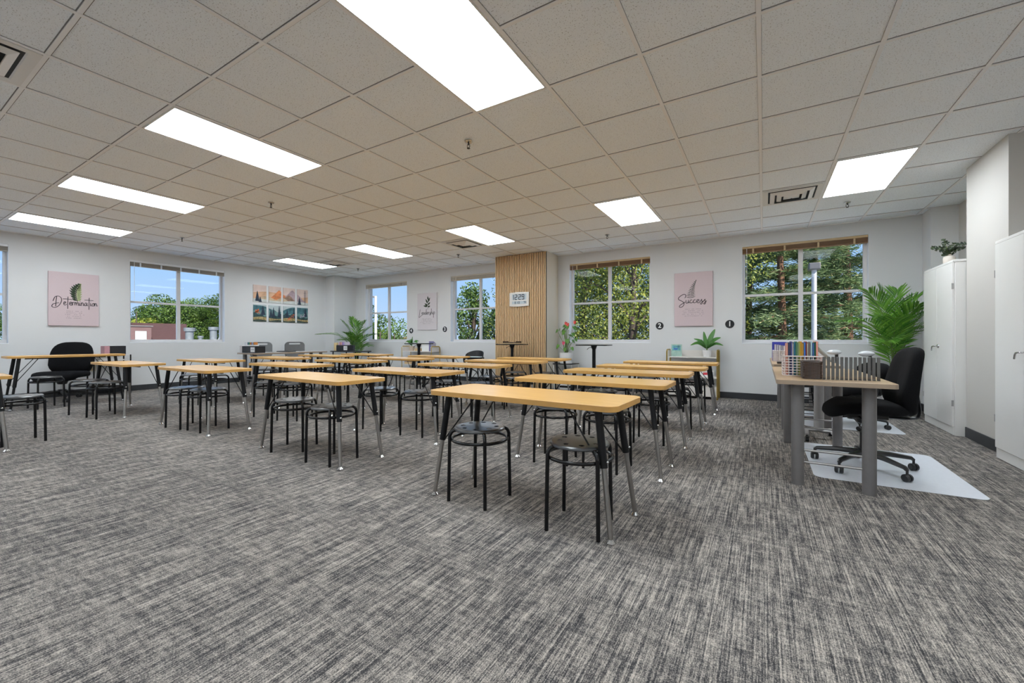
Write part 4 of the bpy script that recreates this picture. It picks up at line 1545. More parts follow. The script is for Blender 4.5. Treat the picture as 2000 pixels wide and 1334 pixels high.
def broad_leaf(b, p0, tip, wid, arch, n=9, droop=0.0):
    p0, tip = Vector(p0), Vector(tip)
    mid = p0.lerp(tip, 0.5) + Vector((0, 0, arch))
    path = smooth_path([p0, mid, tip], n)
    N = len(path)
    t_ = (tip - p0)
    side = t_.cross(Vector((-0.15, -0.75, 0.65)))
    if side.length < 0.05:
        side = Vector((1, -0.4, 0))
    side.normalize()
    vs_, fs = [], []
    for i, p in enumerate(path):
        f = i / (N - 1)
        w_ = wid * (math.sin(PI * min(1, f ** 0.75)) ** 0.8) * 0.5 + 0.001
        vs_ += [p - side * w_ + Vector((0, -w_ * 0.2, w_ * 0.2)), p, p + side * w_ + Vector((0, -w_ * 0.2, w_ * 0.2))]
    for i in range(N - 1):
        a = i * 3
        fs += [(a, a + 1, a + 4, a + 3), (a + 1, a + 2, a + 5, a + 4)]
    b.add(vs_, fs)


def shelf_plant(label, loc, pm_, tips):
    r = thing('potted_plant', label, 'plant', loc)
    MB().lathe([(0, 0.001), (0.058, 0.0), (0.074, 0.115), (0.069, 0.115), (0.066, 0.10), (0, 0.10)], n=4 if False else 24).build('pot', pm_, r)
    MB().lathe([(0, 0.004), (0.0655, 0.0), (0, -0.001)], (0, 0, 0.1005), 20).build('soil', MAT['soil'], r)
    MB().cyl((0, 0, 0.10), (0, 0, 0.16), 0.013, 0.008, 8).build('stem', MAT['stem'], r)
    for x, y, z, w_, arch in tips:
        b = MB()
        broad_leaf(b, (x * 0.03, y * 0.03, 0.14), (x, y, z), w_, arch)
        b.build('leaf', MAT['broad'], r, smooth=60)
    return r


# ================================================================== SHELVES WITH GOLD FRAMES
def gold_shelf(label, loc, W, D, h):
    r = thing('gold_frame_shelf', label, 'shelf', loc, 0, 'gold framed shelves')
    for sx in (-1, 1):
        x = sx * (W / 2 + 0.012)
        b = MB()
        pts = [(x, -D / 2, 0), (x, -D / 2, h - 0.03), (x, -D / 2 + 0.03, h), (x, D / 2 - 0.03, h), (x, D / 2, h - 0.03), (x, D / 2, 0)]
        b.tube(pts, 0.012, 4)
        b.build('side_frame', MAT['gold'], r, smooth=0)
    zt = h - 0.115
    b = MB().box(-W / 2, W / 2, -D / 2, D / 2, zt - 0.014, zt).box(-W / 2, -W / 2 + 0.012, -D / 2, D / 2, zt, h - 0.01).box(W / 2 - 0.012, W / 2, -D / 2, D / 2, zt, h - 0.01).box(-W / 2 + 0.012, W / 2 - 0.012, D / 2 - 0.012, D / 2, zt, h - 0.01)
    b.build('top_tray', MAT['shelfw'], r, smooth=0)
    MB().box(-W / 2, W / 2, -D / 2, D / 2, 0.345, 0.362).build('middle_shelf', MAT['shelfw'], r, smooth=0)
    MB().box(-W / 2, W / 2, -D / 2, D / 2, 0.045, 0.06).box(-W / 2, W / 2, -D / 2, -D / 2 + 0.012, 0.06, 0.20).box(-W / 2, W / 2, D / 2 - 0.012, D / 2, 0.06, 0.20).build('bottom_bin', MAT['shelfw'], r, smooth=0)
    return r


RS = (-1.02, 7.48, 0)
gold_shelf('white shelf with gold side frames below the success print', RS, 0.75, 0.30, 0.80)
shelf_plant('broad-leaved plant in a white pot on the right gold shelf', (-0.80, 7.46, 0.6855), MAT['pot'],
            [(-0.24, -0.10, 0.19, 0.07, 0.06), (-0.20, 0.0, 0.30, 0.05, 0.04), (-0.05, 0.02, 0.42, 0.06, 0.0), (0.12, 0.03, 0.46, 0.085, 0.02), (0.21, -0.03, 0.32, 0.08, 0.04), (0.25, -0.05, 0.19, 0.06, 0.05), (0.10, -0.18, 0.24, 0.07, 0.05), (-0.12, -0.16, 0.26, 0.07, 0.05)])
r = thing('book', 'pale green picture book leaning upright on the right gold shelf', 'book', (-1.27, 7.44, 0.686), 0)
MB().box(-0.085, 0.085, -0.01, 0.012, 0, 0.205).build('cover', M('cover_mint', (0.36, 0.52, 0.45), 0.45, var=0.15, scale=18), r, smooth=0, bevel=0.001)
MB().box(-0.065, 0.065, -0.0115, -0.0101, 0.10, 0.185).build('cover_picture', M('cover_art', (0.12, 0.34, 0.38), 0.5, var=0.6, scale=25), r, smooth=0)
MB().box(-0.045, 0.02, -0.0118, -0.0112, 0.115, 0.14).build('cover_boat', M('cover_blue', (0.05, 0.16, 0.42), 0.5, var=0.2), r, smooth=0)
for i, (c, n_) in enumerate((((0.52, 0.05, 0.06), 'red'), ((0.06, 0.12, 0.42), 'blue'), ((0.60, 0.60, 0.62), 'pale grey'))):
    book(-1.13 + i * 0.045, 7.37, 0.3625, 0.03, 0.16, 0.18 - 0.012 * i, c, 0, '%s book on the middle of the right gold shelf' % n_, 'books on the right gold shelf', 'shelf_' + n_.replace(' ', '_'))
r = thing('storage_box', 'white box with a red patch on the right gold shelf', 'box', (-0.80, 7.47, 0.3625), 0)
MB().box(-0.10, 0.10, -0.08, 0.10, 0, 0.10).build('body', MAT['paper'], r, smooth=0, bevel=0.003)
MB().box(-0.05, 0.03, -0.0815, -0.0805, 0.03, 0.07).build('red_patch', M('red_patch', (0.55, 0.05, 0.07), 0.5), r, smooth=0)

LS = (-7.22, 7.48, 0)
gold_shelf('white shelf with gold side frames below the leadership print', LS, 0.95, 0.30, 0.80)
shelf_plant('broad-leaved plant in a tan pot on the left gold shelf', (-7.50, 7.46, 0.6855), M('tan_pot', (0.52, 0.43, 0.34), 0.5, var=0.05),
            [(-0.18, -0.08, 0.17, 0.06, 0.08), (0.28, -0.08, 0.20, 0.075, 0.06), (0.03, 0.0, 0.36, 0.06, 0.0), (-0.06, 0.02, 0.28, 0.13, 0.04), (0.12, -0.14, 0.26, 0.08, 0.05), (0.20, 0.05, 0.24, 0.06, 0.05)])
tag(MB().box(-0.075, 0.075, -0.05, 0.05, 0, 0.065).build('wood_box', MAT['tan'], None, smooth=0, bevel=0.004, loc=(-7.27, 7.45, 0.686)), 'small tan wooden box beside the plant on the left gold shelf', 'box')
tag(MB().box(-0.13, 0.13, -0.012, 0.012, 0, 0.13).build('white_board', MAT['paper'], None, smooth=0, bevel=0.002, loc=(-7.00, 7.44, 0.686)), 'white board standing on the left gold shelf', 'board')
for i, (c, n_) in enumerate((((0.30, 0.26, 0.48), 'purple'), ((0.20, 0.21, 0.40), 'dark blue'), ((0.45, 0.42, 0.50), 'pale violet'))):
    book(-6.845 + i * 0.032, 7.38, 0.686, 0.024, 0.15, 0.24 - 0.02 * i, c, 0, '%s book standing at the right end of the left gold shelf' % n_, 'books on the left gold shelf', 'left_' + n_.replace(' ', '_'))
r = thing('storage_box', 'tan box low on the middle of the left gold shelf', 'box', (-7.55, 7.46, 0.3625), 0)
MB().box(-0.11, 0.11, -0.09, 0.09, 0, 0.05).build('body', MAT['tan'], r, smooth=0, bevel=0.003)
MB().box(-0.112, 0.112, -0.092, 0.092, 0.0505, 0.062).build('lid', MAT['brown'], r, smooth=0, bevel=0.002)


# pedestal tables
def pedestal(x, y, label):
    r = thing('pedestal_table', label, 'table', (x, y, 0), 0, 'black pedestal tables')
    MB().prism(rrect(-0.275, 0.275, -0.20, 0.20, 0.06), 0.868, 0.886).build('tabletop', MAT['blk'], r, smooth=30, bevel=0.004)
    MB().cyl((0, 0, 0.03), (0, 0, 0.868), 0.030, 0.030, 16).cyl((0, 0, 0.80), (0, 0, 0.868), 0.030, 0.055, 16).build('column', MAT['blkm'], r)
    MB().lathe([(0, 0), (0.21, 0), (0.21, 0.012), (0.05, 0.03), (0, 0.03)], n=28).build('base', MAT['blkm'], r)
    MB().tube(smooth_path([(-0.02, -0.03, 0.84), (-0.07, -0.05, 0.83), (-0.10, -0.06, 0.80)]), 0.005, 6).build('lever', MAT['blkm'], r)
    return r


pedestal(-2.48, 6.72, 'black pedestal table under the window right of the slats')
pedestal(-4.155, 6.78, 'black pedestal table before the wood slats with a tray on top')
pedestal(-6.48, 6.66, 'black pedestal table in front of the left gold shelf')
r = thing('serving_tray', 'dark tray with a tan base on the middle pedestal table', 'tray', (-4.155, 6.78, 0.8865), 0)
MB().prism(rrect(-0.15, 0.15, -0.11, 0.11, 0.02), 0.0, 0.022).build('base', MAT['tan'], r, smooth=30)
MB().prism(rrect(-0.15, 0.15, -0.12, 0.12, 0.02), 0.024, 0.036).box(-0.15, -0.14, -0.1, 0.1, 0.036, 0.05).box(0.14, 0.15, -0.1, 0.1, 0.036, 0.05).build('tray', M('dark_tray', (0.045, 0.022, 0.014), 0.4, var=0.1), r, smooth=0)

# flower plant on a small black side table by the slat column
r = thing('side_table', 'small black top table with thin white legs beside the slat column', 'table', (-3.31, 7.42, 0), 0)
MB().prism(rrect(-0.21, 0.21, -0.19, 0.19, 0.03), 0.492, 0.507).build('tabletop', MAT['blkm'], r, smooth=30)
for sx in (-1, 1):
    for sy in (-1, 1):
        MB().tube([(sx * 0.19, sy * 0.17, 0.492), (sx * 0.175, sy * 0.155, 0)], 0.008, 8).build('leg', MAT['pole'], r)
for i in range(3):
    tag(MB().box(-0.12, 0.12, -0.09, 0.09, 0, 0.038).build('storage_case', [MAT['paper'], MAT['blkm'], MAT['paper']][i], None, smooth=0, bevel=0.003, loc=(-3.30, 7.40, 0.0005 + i * 0.039)),
        ['white flat case on the floor under the small side table', 'black flat case between two white cases under the side table', 'white flat case topmost of the stack under the side table'][i], 'case', 'flat cases under the side table')
r = thing('flowering_plant', 'flowering plant with red blooms in a white pot', 'plant', (-3.31, 7.42, 0.5075), 0)
MB().lathe([(0, 0), (0.118, 0), (0.128, 0.21), (0.121, 0.21), (0.117, 0.185), (0, 0.185)], n=28).build('pot', MAT['pot'], r)
MB().lathe([(0, 0.005), (0.1165, 0.0), (0, -0.001)], (0, 0, 0.1855), 24).build('soil', MAT['soil'], r)
rnd = random.Random(21)


def heart(b, c, n_, up, s_):
    n_ = n_.normalized()
    up = (up - n_ * up.dot(n_))
    up = up.normalized() if up.length > 1e-4 else n_.orthogonal().normalized()
    sd = n_.cross(up)
    out = [(0, -1), (0.45, -0.45), (0.62, 0.15), (0.42, 0.55), (0.1, 0.42), (0, 0.3), (-0.1, 0.42), (-0.42, 0.55), (-0.62, 0.15), (-0.45, -0.45)]
    vs_ = [c + n_ * 0.08 * s_] + [c + sd * x * s_ + up * y * s_ for x, y in out]
    b.add(vs_, [(0, i + 1, (i + 1) % 10 + 1) for i in range(10)])


for i in range(22):
    a = i * 2.4 + rnd.uniform(-.3, .3)
    rad = rnd.uniform(0.05, 0.22)
    h_ = rnd.uniform(0.28, 0.74)
    p = Vector((rad * math.cos(a), rad * math.sin(a) * 0.8, h_))
    f = MB().tube(smooth_path([(0.02 * math.cos(a), 0.02 * math.sin(a), 0.185), (p.x * 0.45, p.y * 0.45, h_ * 0.62 + 0.06), p]), 0.0035, 5).build('stem', MAT['stem'], r)
    b = MB()
    heart(b, p, Vector((math.cos(a) * 0.8, math.sin(a) * 0.8 - 0.5, 0.5)), Vector((math.cos(a) * -.3, 0, 0.8)), rnd.uniform(0.05, 0.075))
    b.build('leaf', MAT['flowerleaf'], f, smooth=0)
for x, y, z, m_ in ((0.02, -0.05, 0.78, 'redfl'), (0.19, -0.02, 0.80, 'redfl'), (0.01, -0.14, 0.40, 'pinkfl'), (0.06, -0.06, 0.76, 'redfl')):
    f = MB().tube(smooth_path([(x * 0.1, y * 0.1, 0.185), (x * 0.5, y * 0.5, z * 0.7), (x, y, z)]), 0.003, 5).build('stem', MAT['stem'], r)
    b = MB()
    heart(b, Vector((x, y, z)), Vector((0.1, -1, 0.3)), Vector((0, 0, 1)), 0.05)
    b.tube([(x, y - 0.01, z), (x, y - 0.03, z + 0.04)], 0.005, 6)
    b.build('bloom', MAT[m_], f, smooth=0)

# eucalyptus vase on the corner cabinet
r = thing('vase_plant', 'cream vase of eucalyptus sprigs on the corner cabinet', 'plant', (1.735, 6.28, 1.7905), 0)
MB().lathe([(0, 0), (0.040, 0), (0.048, 0.01), (0.050, 0.07), (0.044, 0.088), (0.022, 0.098), (0.020, 0.115), (0.016, 0.115), (0.016, 0.10), (0, 0.10)], n=28).build('vase', M('cream_ceramic', (0.70, 0.63, 0.56), 0.6, var=0.02), r)
rnd = random.Random(4)
for i in range(9):
    a = i * 0.7 + rnd.uniform(-.2, .2)
    ln = rnd.uniform(0.12, 0.20)
    tip = Vector((math.cos(a) * ln, math.sin(a) * ln * 0.7, 0.14 + rnd.uniform(0.02, 0.14)))
    path = smooth_path([(0, 0, 0.10), (tip.x * 0.35, tip.y * 0.35, 0.145 + 0.02 * (i % 3)), tip], 6)
    f = MB().tube(path, 0.0022, 5).build('sprig', MAT['stem'], r)
    b = MB()
    for k in range(3, len(path)):
        for s_ in (-1, 1):
            p = path[k]
            c = p + Vector((rnd.uniform(-.02, .02), rnd.uniform(-.02, .02), rnd.uniform(-.012, .018)))
            n_ = Vector((rnd.uniform(-1, 1), rnd.uniform(-1, .3), rnd.uniform(.2, 1))).normalized()
            u_ = n_.orthogonal().normalized()
            v_ = n_.cross(u_)
            rr = rnd.uniform(0.012, 0.020)
            b.add([c] + [c + u_ * math.cos(j * PI / 3) * rr + v_ * math.sin(j * PI / 3) * rr for j in range(6)], [(0, j + 1, (j + 1) % 6 + 1) for j in range(6)])
    b.build('leaves', MAT['euca'], f, smooth=0)


# ================================================================== CHAIRS BY THE WALLS
def shell_chair(loc, rz, label):
    """black plastic stacking chair with a slot in the back; faces -Y"""
    r = thing('stacking_chair', label, 'chair', loc, rz, 'black stacking chairs')
    b = MB()
    W, H = 0.44, 0.36
    bx0, bz0 = -W / 2, 0.55
    po = [(x, z) for x, z in rrect(-W / 2, W / 2, 0.55, 0.55 + H, 0.09, 5)]
    pi_ = [(x, z) for x, z in rrect(-W * 0.28, W * 0.28, 0.845, 0.88, 0.017, 5)]
    n = len(po)

    def Y(x, z):
        return 0.19 + 0.16 * (z - 0.5) - 0.25 * x * x
    for off, flip in ((0.0, False), (0.012, True)):
        vs_ = [(x, Y(x, z) + off, z) for x, z in po] + [(x, Y(x, z) + off, z) for x, z in pi_]
        fs = [((i + 1) % n, i, n + i, n + (i + 1) % n) if flip else (i, (i + 1) % n, n + (i + 1) % n, n + i) for i in range(n)]
        b.add(vs_, fs)
    vs_ = [(x, Y(x, z), z) for x, z in po] + [(x, Y(x, z) + 0.012, z) for x, z in po]
    b.add(vs_, [((i + 1) % n, i, n + i, n + (i + 1) % n) for i in range(n)])
    vs_ = [(x, Y(x, z), z) for x, z in pi_] + [(x, Y(x, z) + 0.012, z) for x, z in pi_]
    b.add(vs_, [(i, (i + 1) % n, n + (i + 1) % n, n + i) for i in range(n)])
    b.build('backrest', MAT['seat'], r, smooth=50)
    MB().prism(rrect(-0.22, 0.22, -0.22, 0.20, 0.06), 0.445, 0.462).build('seat', MAT['seat'], r, smooth=40, bevel=0.005)
    for sx in (-1, 1):
        MB().tube(smooth_path([(sx * 0.19, -0.17, 0.445), (sx * 0.21, -0.20, 0.38), (sx * 0.225, -0.23, 0.0)]), 0.011, 8).build('leg', MAT['blk'], r)
        MB().tube(smooth_path([(sx * 0.19, 0.215, 0.62), (sx * 0.195, 0.185, 0.45), (sx * 0.225, 0.24, 0.0)]), 0.011, 8).build('leg', MAT['blk'], r)
    return r


shell_chair((-9.72, 5.02, 0), R(62), 'black stacking chair behind the grey desk, beside the labelled black box')
shell_chair((-9.72, 5.80, 0), R(60), 'black stacking chair behind the grey desk, the farther of the two')

r = thing('guest_chair', 'black curved-back chair with bent legs under the window left of the slats', 'chair', (-5.36, 7.12, 0), R(8))
b = MB()
vs_, fs = [], []
K = 16
for off in (0.0, 0.02):
    for i in range(K + 1):
        a = PI * i / K
        x, y = -0.21 * math.cos(a), 0.02 + 0.20 * math.sin(a) + off
        zt = 0.60 + 0.13 * math.sin(a) ** 0.6
        vs_ += [(x * (1 + off), y, 0.545), (x * (1 + off), y + 0.02, zt)]
n = (K + 1) * 2
for i in range(K):
    a = 2 * i
    fs += [(a, a + 2, a + 3, a + 1), (n + a, n + a + 1, n + a + 3, n + a + 2), (a + 1, a + 3, n + a + 3, n + a + 1), (a, n + a, n + a + 2, a + 2)]
b.add(vs_, fs)
b.build('backrest', MAT['plast'], r, smooth=50)
MB().prism(rrect(-0.22, 0.22, -0.22, 0.20, 0.10), 0.43, 0.46).build('seat', MAT['plast'], r, smooth=40, bevel=0.008)
MB().prism(rrect(-0.19, 0.19, 0.0, 0.17, 0.06), 0.585, 0.60).build('lit_seat_strip', MAT['mat'], r, smooth=40, bevel=0.005)  # pale slab standing in for the white light on the seat
MB().box(-0.20, 0.20, 0.12, 0.16, 0.46, 0.586).build('back_post', MAT['plast'], r, smooth=0, bevel=0.006)
for sx in (-1, 1):
    MB().tube(smooth_path([(sx * 0.20, 0.18, 0.46), (sx * 0.24, 0.20, 0.30), (sx * 0.26, 0.24, 0.0)]), 0.012, 8).build('leg', MAT['blk'], r)
    MB().tube(smooth_path([(sx * 0.20, -0.18, 0.43), (sx * 0.24, -0.20, 0.30), (sx * 0.27, -0.24, 0.0)]), 0.012, 8).build('leg', MAT['blk'], r)
arch = [(-0.245, -0.2, 0.22), (-0.20, -0.2, 0.30), (-0.08, -0.2, 0.345), (0.08, -0.2, 0.345), (0.20, -0.2, 0.30), (0.245, -0.2, 0.22)]
MB().tube(smooth_path(arch), 0.011, 8).build('arched_stretcher', MAT['blk'], r)
MB().tube([(-0.252, -0.21, 0.16), (0.252, -0.21, 0.16)], 0.009, 8).build('stretcher', MAT['blk'], r)


# ================================================================== LEFT DESK ITEMS
def label_box(loc, W, D, H, body, label, rz=0, lab_w=0.14):
    r = thing('storage_box', label, 'box', loc, rz)
    MB().box(-W / 2, W / 2, -D / 2, D / 2, 0, H).build('body', body, r, smooth=0, bevel=0.003)
    MB().box(W / 2 - lab_w - 0.02, W / 2 - 0.02, -D / 2 - 0.0012, -D / 2 - 0.0002, 0.02, H - 0.02).build('paper_label', MAT['paper'], r, smooth=0)
    b = MB()
    for k in range(4):
        b.box(W / 2 - lab_w + 0.01 + k * 0.025, W / 2 - lab_w + 0.018 + k * 0.025, -D / 2 - 0.0016, -D / 2 - 0.0012, H * 0.4, H * 0.62)
    b.build('label_marks', MAT['inkg'], r, smooth=0)
    return r


BLKBOX = M('black_card', (0.010, 0.010, 0.013), 0.5, var=0.1)
label_box((-8.88, 4.44, 0.7005), 0.46, 0.20, 0.135, BLKBOX, 'black box with a white label on the near end of the grey desk', R(3))
basket('desk_basket', 'white wire basket at the near left corner of the grey desk', -9.225, -9.135, 4.34, 4.56, 0.7011, 0.135, WIRE, 5, 5)
tag(MB().box(-0.03, 0.03, -0.02, 0.02, 0, 0.20).build('paper_stack', MAT['paper'], None, smooth=0, loc=(-9.18, 4.45, 0.708)), 'white paper stack standing in the basket on the grey desk', 'papers')
r = thing('pencil_tray', 'white tray on top of the labelled black box', 'tray', (-8.98, 4.47, 0.8357), R(3))
MB().box(-0.16, 0.14, -0.05, 0.05, 0, 0.025).build('tray', MAT['paper'], r, smooth=0, bevel=0.003)
for i, (c, n_) in enumerate((((0.22, 0.22, 0.30), 'slate'), ((0.03, 0.20, 0.20), 'teal'), ((0.05, 0.28, 0.14), 'emerald'), ((0.70, 0.35, 0.05), 'orange'), ((0.62, 0.16, 0.05), 'brick'), ((0.22, 0.32, 0.55), 'steel blue'), ((0.55, 0.55, 0.62), 'lilac grey'), ((0.68, 0.25, 0.05), 'rust'))):
    book(-9.105 + i * 0.034, 4.435, 0.8615, 0.028, 0.07, 0.052, c, 0, '%s small book in the row above the labelled black box' % n_, 'small books above the labelled box', 'small_' + n_.replace(' ', '_'))
r = thing('laptop', 'closed dark laptop lying on the grey desk between the chairs', 'laptop', (-8.95, 5.15, 0.7003), R(20))
MB().prism(rrect(-0.16, 0.16, -0.11, 0.11, 0.015), 0.0, 0.010).build('base', MAT['plast'], r, smooth=30)
MB().prism(rrect(-0.16, 0.16, -0.11, 0.11, 0.015), 0.011, 0.018).build('lid', MAT['plast'], r, smooth=30, bevel=0.002)

r = thing('folding_table', 'black folding table beyond the grey desk, near the left corner', 'table', (-8.33, 6.32, 0), 0)
MB().box(-0.46, 0.46, -0.22, 0.22, 0.678, 0.70).build('tabletop', MAT['plast'], r, smooth=0, bevel=0.004)
for sx in (-1, 1):
    for sy in (-1, 1):
        MB().tube([(sx * 0.40, sy * 0.18, 0.678), (sx * 0.42, sy * 0.19, 0)], 0.014, 8).build('leg', MAT['blkm'], r)
label_box((-8.46, 6.28, 0.7005), 0.42, 0.20, 0.135, BLKBOX, 'black box with a white label on the black folding table', 0, 0.13)
tag(MB().box(-0.05, 0.05, -0.1, 0.1, 0, 0.19).build('wood_box', M('pale_wood', (0.66, 0.50, 0.25), 0.5, var=0.06, scale=10), None, smooth=0, bevel=0.003, loc=(-8.735, 6.30, 0.7005)), 'pale wooden box left of the black box on the folding table', 'box')
for i, (c, n_) in enumerate((((0.62, 0.58, 0.60), 'white'), ((0.55, 0.20, 0.26), 'rose'), ((0.70, 0.45, 0.35), 'peach'), ((0.40, 0.22, 0.55), 'purple'), ((0.45, 0.35, 0.66), 'lavender'), ((0.66, 0.60, 0.70), 'pale pink'))):
    book(-8.63 + i * 0.045, 6.22, 0.8358, 0.038, 0.12, 0.07, c, 0, '%s small book on the black box on the folding table' % n_, 'small books on the folding table box', 'fold_' + n_)
r = thing('acrylic_stand', 'clear acrylic stand at the right end of the folding table', 'stand', (-8.05, 6.25, 0.7005), 0)
MB().box(-0.12, 0.12, 0.0, 0.006, 0.0, 0.21).build('panel', MAT['acrylic'], r, smooth=0)
MB().box(-0.12, 0.12, -0.06, -0.0005, 0.0, 0.006).build('foot', MAT['acrylic'], r, smooth=0)

# cart with boxes by the left wall
r = thing('side_cart', 'black wire cart by the left wall holding the pink and black boxes', 'cart', (-10.03, 2.58, 0), PI / 2)
W, D = 0.24, 0.17
for sx in (-1, 1):
    for sy in (-1, 1):
        MB().tube([(sx * W, sy * D, 0.0), (sx * W, sy * D, 0.70)], 0.011, 8).build('post', MAT['blkm'], r)
for z, nm in ((0.10, 'lower_shelf'), (0.60, 'middle_shelf'), (0.69, 'top_shelf')):
    b = MB().box(-W, W, -D, D, z, z + 0.012)
    b.build(nm, MAT['blkm'] if z < 0.5 else MAT['shelfw'], r, smooth=0)
tag(MB().box(-0.10, 0.10, -0.035, 0.035, 0, 0.155).build('storage_box', M('pink_box', (0.52, 0.27, 0.30), 0.5, var=0.04), None, smooth=0, bevel=0.003, loc=(-9.93, 2.50, 0.7025)), 'pink box on the cart by the left wall', 'box')
tag(MB().box(-0.05, 0.05, -0.11, 0.11, 0, 0.155).build('storage_box', BLKBOX, None, smooth=0, bevel=0.003, loc=(-9.96, 2.66, 0.7025)), 'plain black box on the cart by the left wall', 'box')
tag(MB().box(-0.10, 0.10, -0.14, 0.14, 0, 0.06).build('paper_stack', MAT['paper'], None, smooth=0, loc=(-10.03, 2.58, 0.6125)), 'paper stack on the middle shelf of the left cart', 'papers')
r = thing('wall_outlet', 'ivory wall outlet below the determination print', 'outlet', (XL, 2.42, 0.47), PI / 2)
MB().box(-0.045, 0.045, -0.006, 0, -0.065, 0.065).build('cover_plate', MAT['outlet'], r, smooth=0, bevel=0.002)
MB().box(-0.018, 0.018, -0.008, -0.006, 0.012, 0.045).box(-0.018, 0.018, -0.008, -0.006, -0.045, -0.012).build('sockets', MAT['tan'], r, smooth=0)


# ================================================================== OUTDOORS
def pol(az, d):
    """bearing from the room's camera spot (degrees from +Y towards +X) and distance"""
    return d * math.sin(R(az)), d * math.cos(R(az))


b = MB().box(-120, 120, YB + 0.6, 140, -4.4, -4.2).box(-140, -42, -60, 140, -4.4, -4.2)
struct(b.build('ground', MAT['grass'], smooth=0))
b = MB().box(-42, XL - WT - 0.02, -30, YB + WT + 0.02, -0.6, 0.30).box(-42, 14, YB + WT + 0.02, YB + 3.0, -0.7, -0.5).box(-42, XL - WT - 0.02, YB + WT + 0.02, YB + 3.0, -0.5, 0.30)  # strip behind the back wall is unseen, added to bounce sunlight onto the ceiling
struct(b.build('roof', MAT['roof'], smooth=0))


def leaves(b, c, rad, n, size, rnd, flat=1.0, hollow=0.35):
    for _ in range(n):
        while True:
            p = Vector((rnd.uniform(-1, 1), rnd.uniform(-1, 1), rnd.uniform(-1, 1)))
            if hollow < p.length < 1:
                break
        q = Vector(c) + Vector((p.x * rad, p.y * rad, p.z * rad * flat))
        u_ = Vector((rnd.uniform(-1, 1), rnd.uniform(-1, 1), rnd.uniform(-1, 1))).normalized()
        v_ = u_.orthogonal().normalized()
        s_ = size * rnd.uniform(0.6, 1.3)
        b.add([q - u_ * s_, q + v_ * s_ * 0.55, q + u_ * s_, q - v_ * s_ * 0.55], [(0, 1, 2, 3)])


def tree(name, label, loc, h, crown, mat, seed, kind='dec', size=0.12, n=4200, bark='bark', trunk_r=0.16, low=0.3, group='trees outside the windows'):
    r = thing(name, label, 'tree', loc, 0, group)
    rnd = random.Random(seed)
    tb, fb = MB(), MB()
    tb.tube(smooth_path([(0, 0, -0.2), (rnd.uniform(-.15, .15), rnd.uniform(-.15, .15), h * 0.4), (rnd.uniform(-.3, .3), rnd.uniform(-.3, .3), h * 0.92)]), [trunk_r * (1 - 0.75 * i / 12) for i in range(13)], 8)
    if kind == 'dec':
        cl = []
        for i in range(24):
            a = i * 2.4
            f = low + (1 - low) * (i + 0.5) / 24
            rr = crown * math.sin(PI * (0.12 + 0.80 * (f - low) / (1 - low))) * rnd.uniform(0.35, 0.95)
            c = Vector((rr * math.cos(a), rr * math.sin(a), h * f))
            tb.tube(smooth_path([(0, 0, h * f * 0.8), c * 0.55 + Vector((0, 0, h * f * 0.4)), c], 3), [0.05, 0.045, 0.04, 0.035, 0.03, 0.02, 0.012], 5)
            cl.append(c)
        for c in cl:
            leaves(fb, c, crown * rnd.uniform(0.28, 0.46), n // 24, size, rnd, 0.8, 0.1)
    elif kind == 'bush':
        for i in range(16):
            a = i * 2.4
            rr = crown * rnd.uniform(0.1, 0.8)
            c = Vector((rr * math.cos(a), rr * math.sin(a), h * rnd.uniform(low, 0.85)))
            leaves(fb, c, crown * 0.38, n // 16, size, rnd, 0.75, 0.2)
    else:
        lev = 15
        for i in range(lev):
            f = low + (0.98 - low) * i / (lev - 1)
            R_ = crown * (1 - 0.78 * (f - low) / (1 - low))
            for k in range(5):
                a = k * 2 * PI / 5 + i * 0.9 + rnd.uniform(-.3, .3)
                L = R_ * rnd.uniform(0.7, 1.1)
                tip = Vector((L * math.cos(a), L * math.sin(a), h * f - 0.14 * L))
                tb.tube([(0, 0, h * f), tip * 0.5 + Vector((0, 0, h * f * 0.5 + 0.02)), tip], [0.035, 0.025, 0.01], 4)
                m = max(6, n // (lev * 5))
                for _ in range(m):
                    t_ = rnd.uniform(0.25, 1.05)
                    q = Vector((L * math.cos(a) * t_, L * math.sin(a) * t_, h * f - 0.14 * L * t_)) + Vector((rnd.gauss(0, .16), rnd.gauss(0, .16), rnd.gauss(0, .10)))
                    u_ = Vector((math.cos(a) + rnd.uniform(-.9, .9), math.sin(a) + rnd.uniform(-.9, .9), rnd.uniform(-.5, .5))).normalized()
                    v_ = Vector((rnd.uniform(-1, 1), rnd.uniform(-1, 1), rnd.uniform(-1, 1))).cross(u_).normalized()
                    s_ = size * rnd.uniform(0.7, 1.4)
                    fb.add([q - u_ * s_, q + v_ * s_ * 0.15, q + u_ * s_, q - v_ * s_ * 0.15], [(0, 1, 2, 3)])
    tb.build('trunk', MAT[bark], r, smooth=60)
    fb.build('foliage', mat, r, smooth=0)
    return r


G0 = -4.2


def put(kind_args, az, d, label, z=G0, first=None, sc=1.0, rz=0.0):
    x, y = pol(az, d)
    if first is None:
        return tree(loc=(x, y, z), label=label, **kind_args)
    o = dup(first)
    o.location = (x, y, z)
    o.rotation_euler = (0, 0, rz)
    o.scale = (sc, sc, sc)
    o['label'] = label
    return o


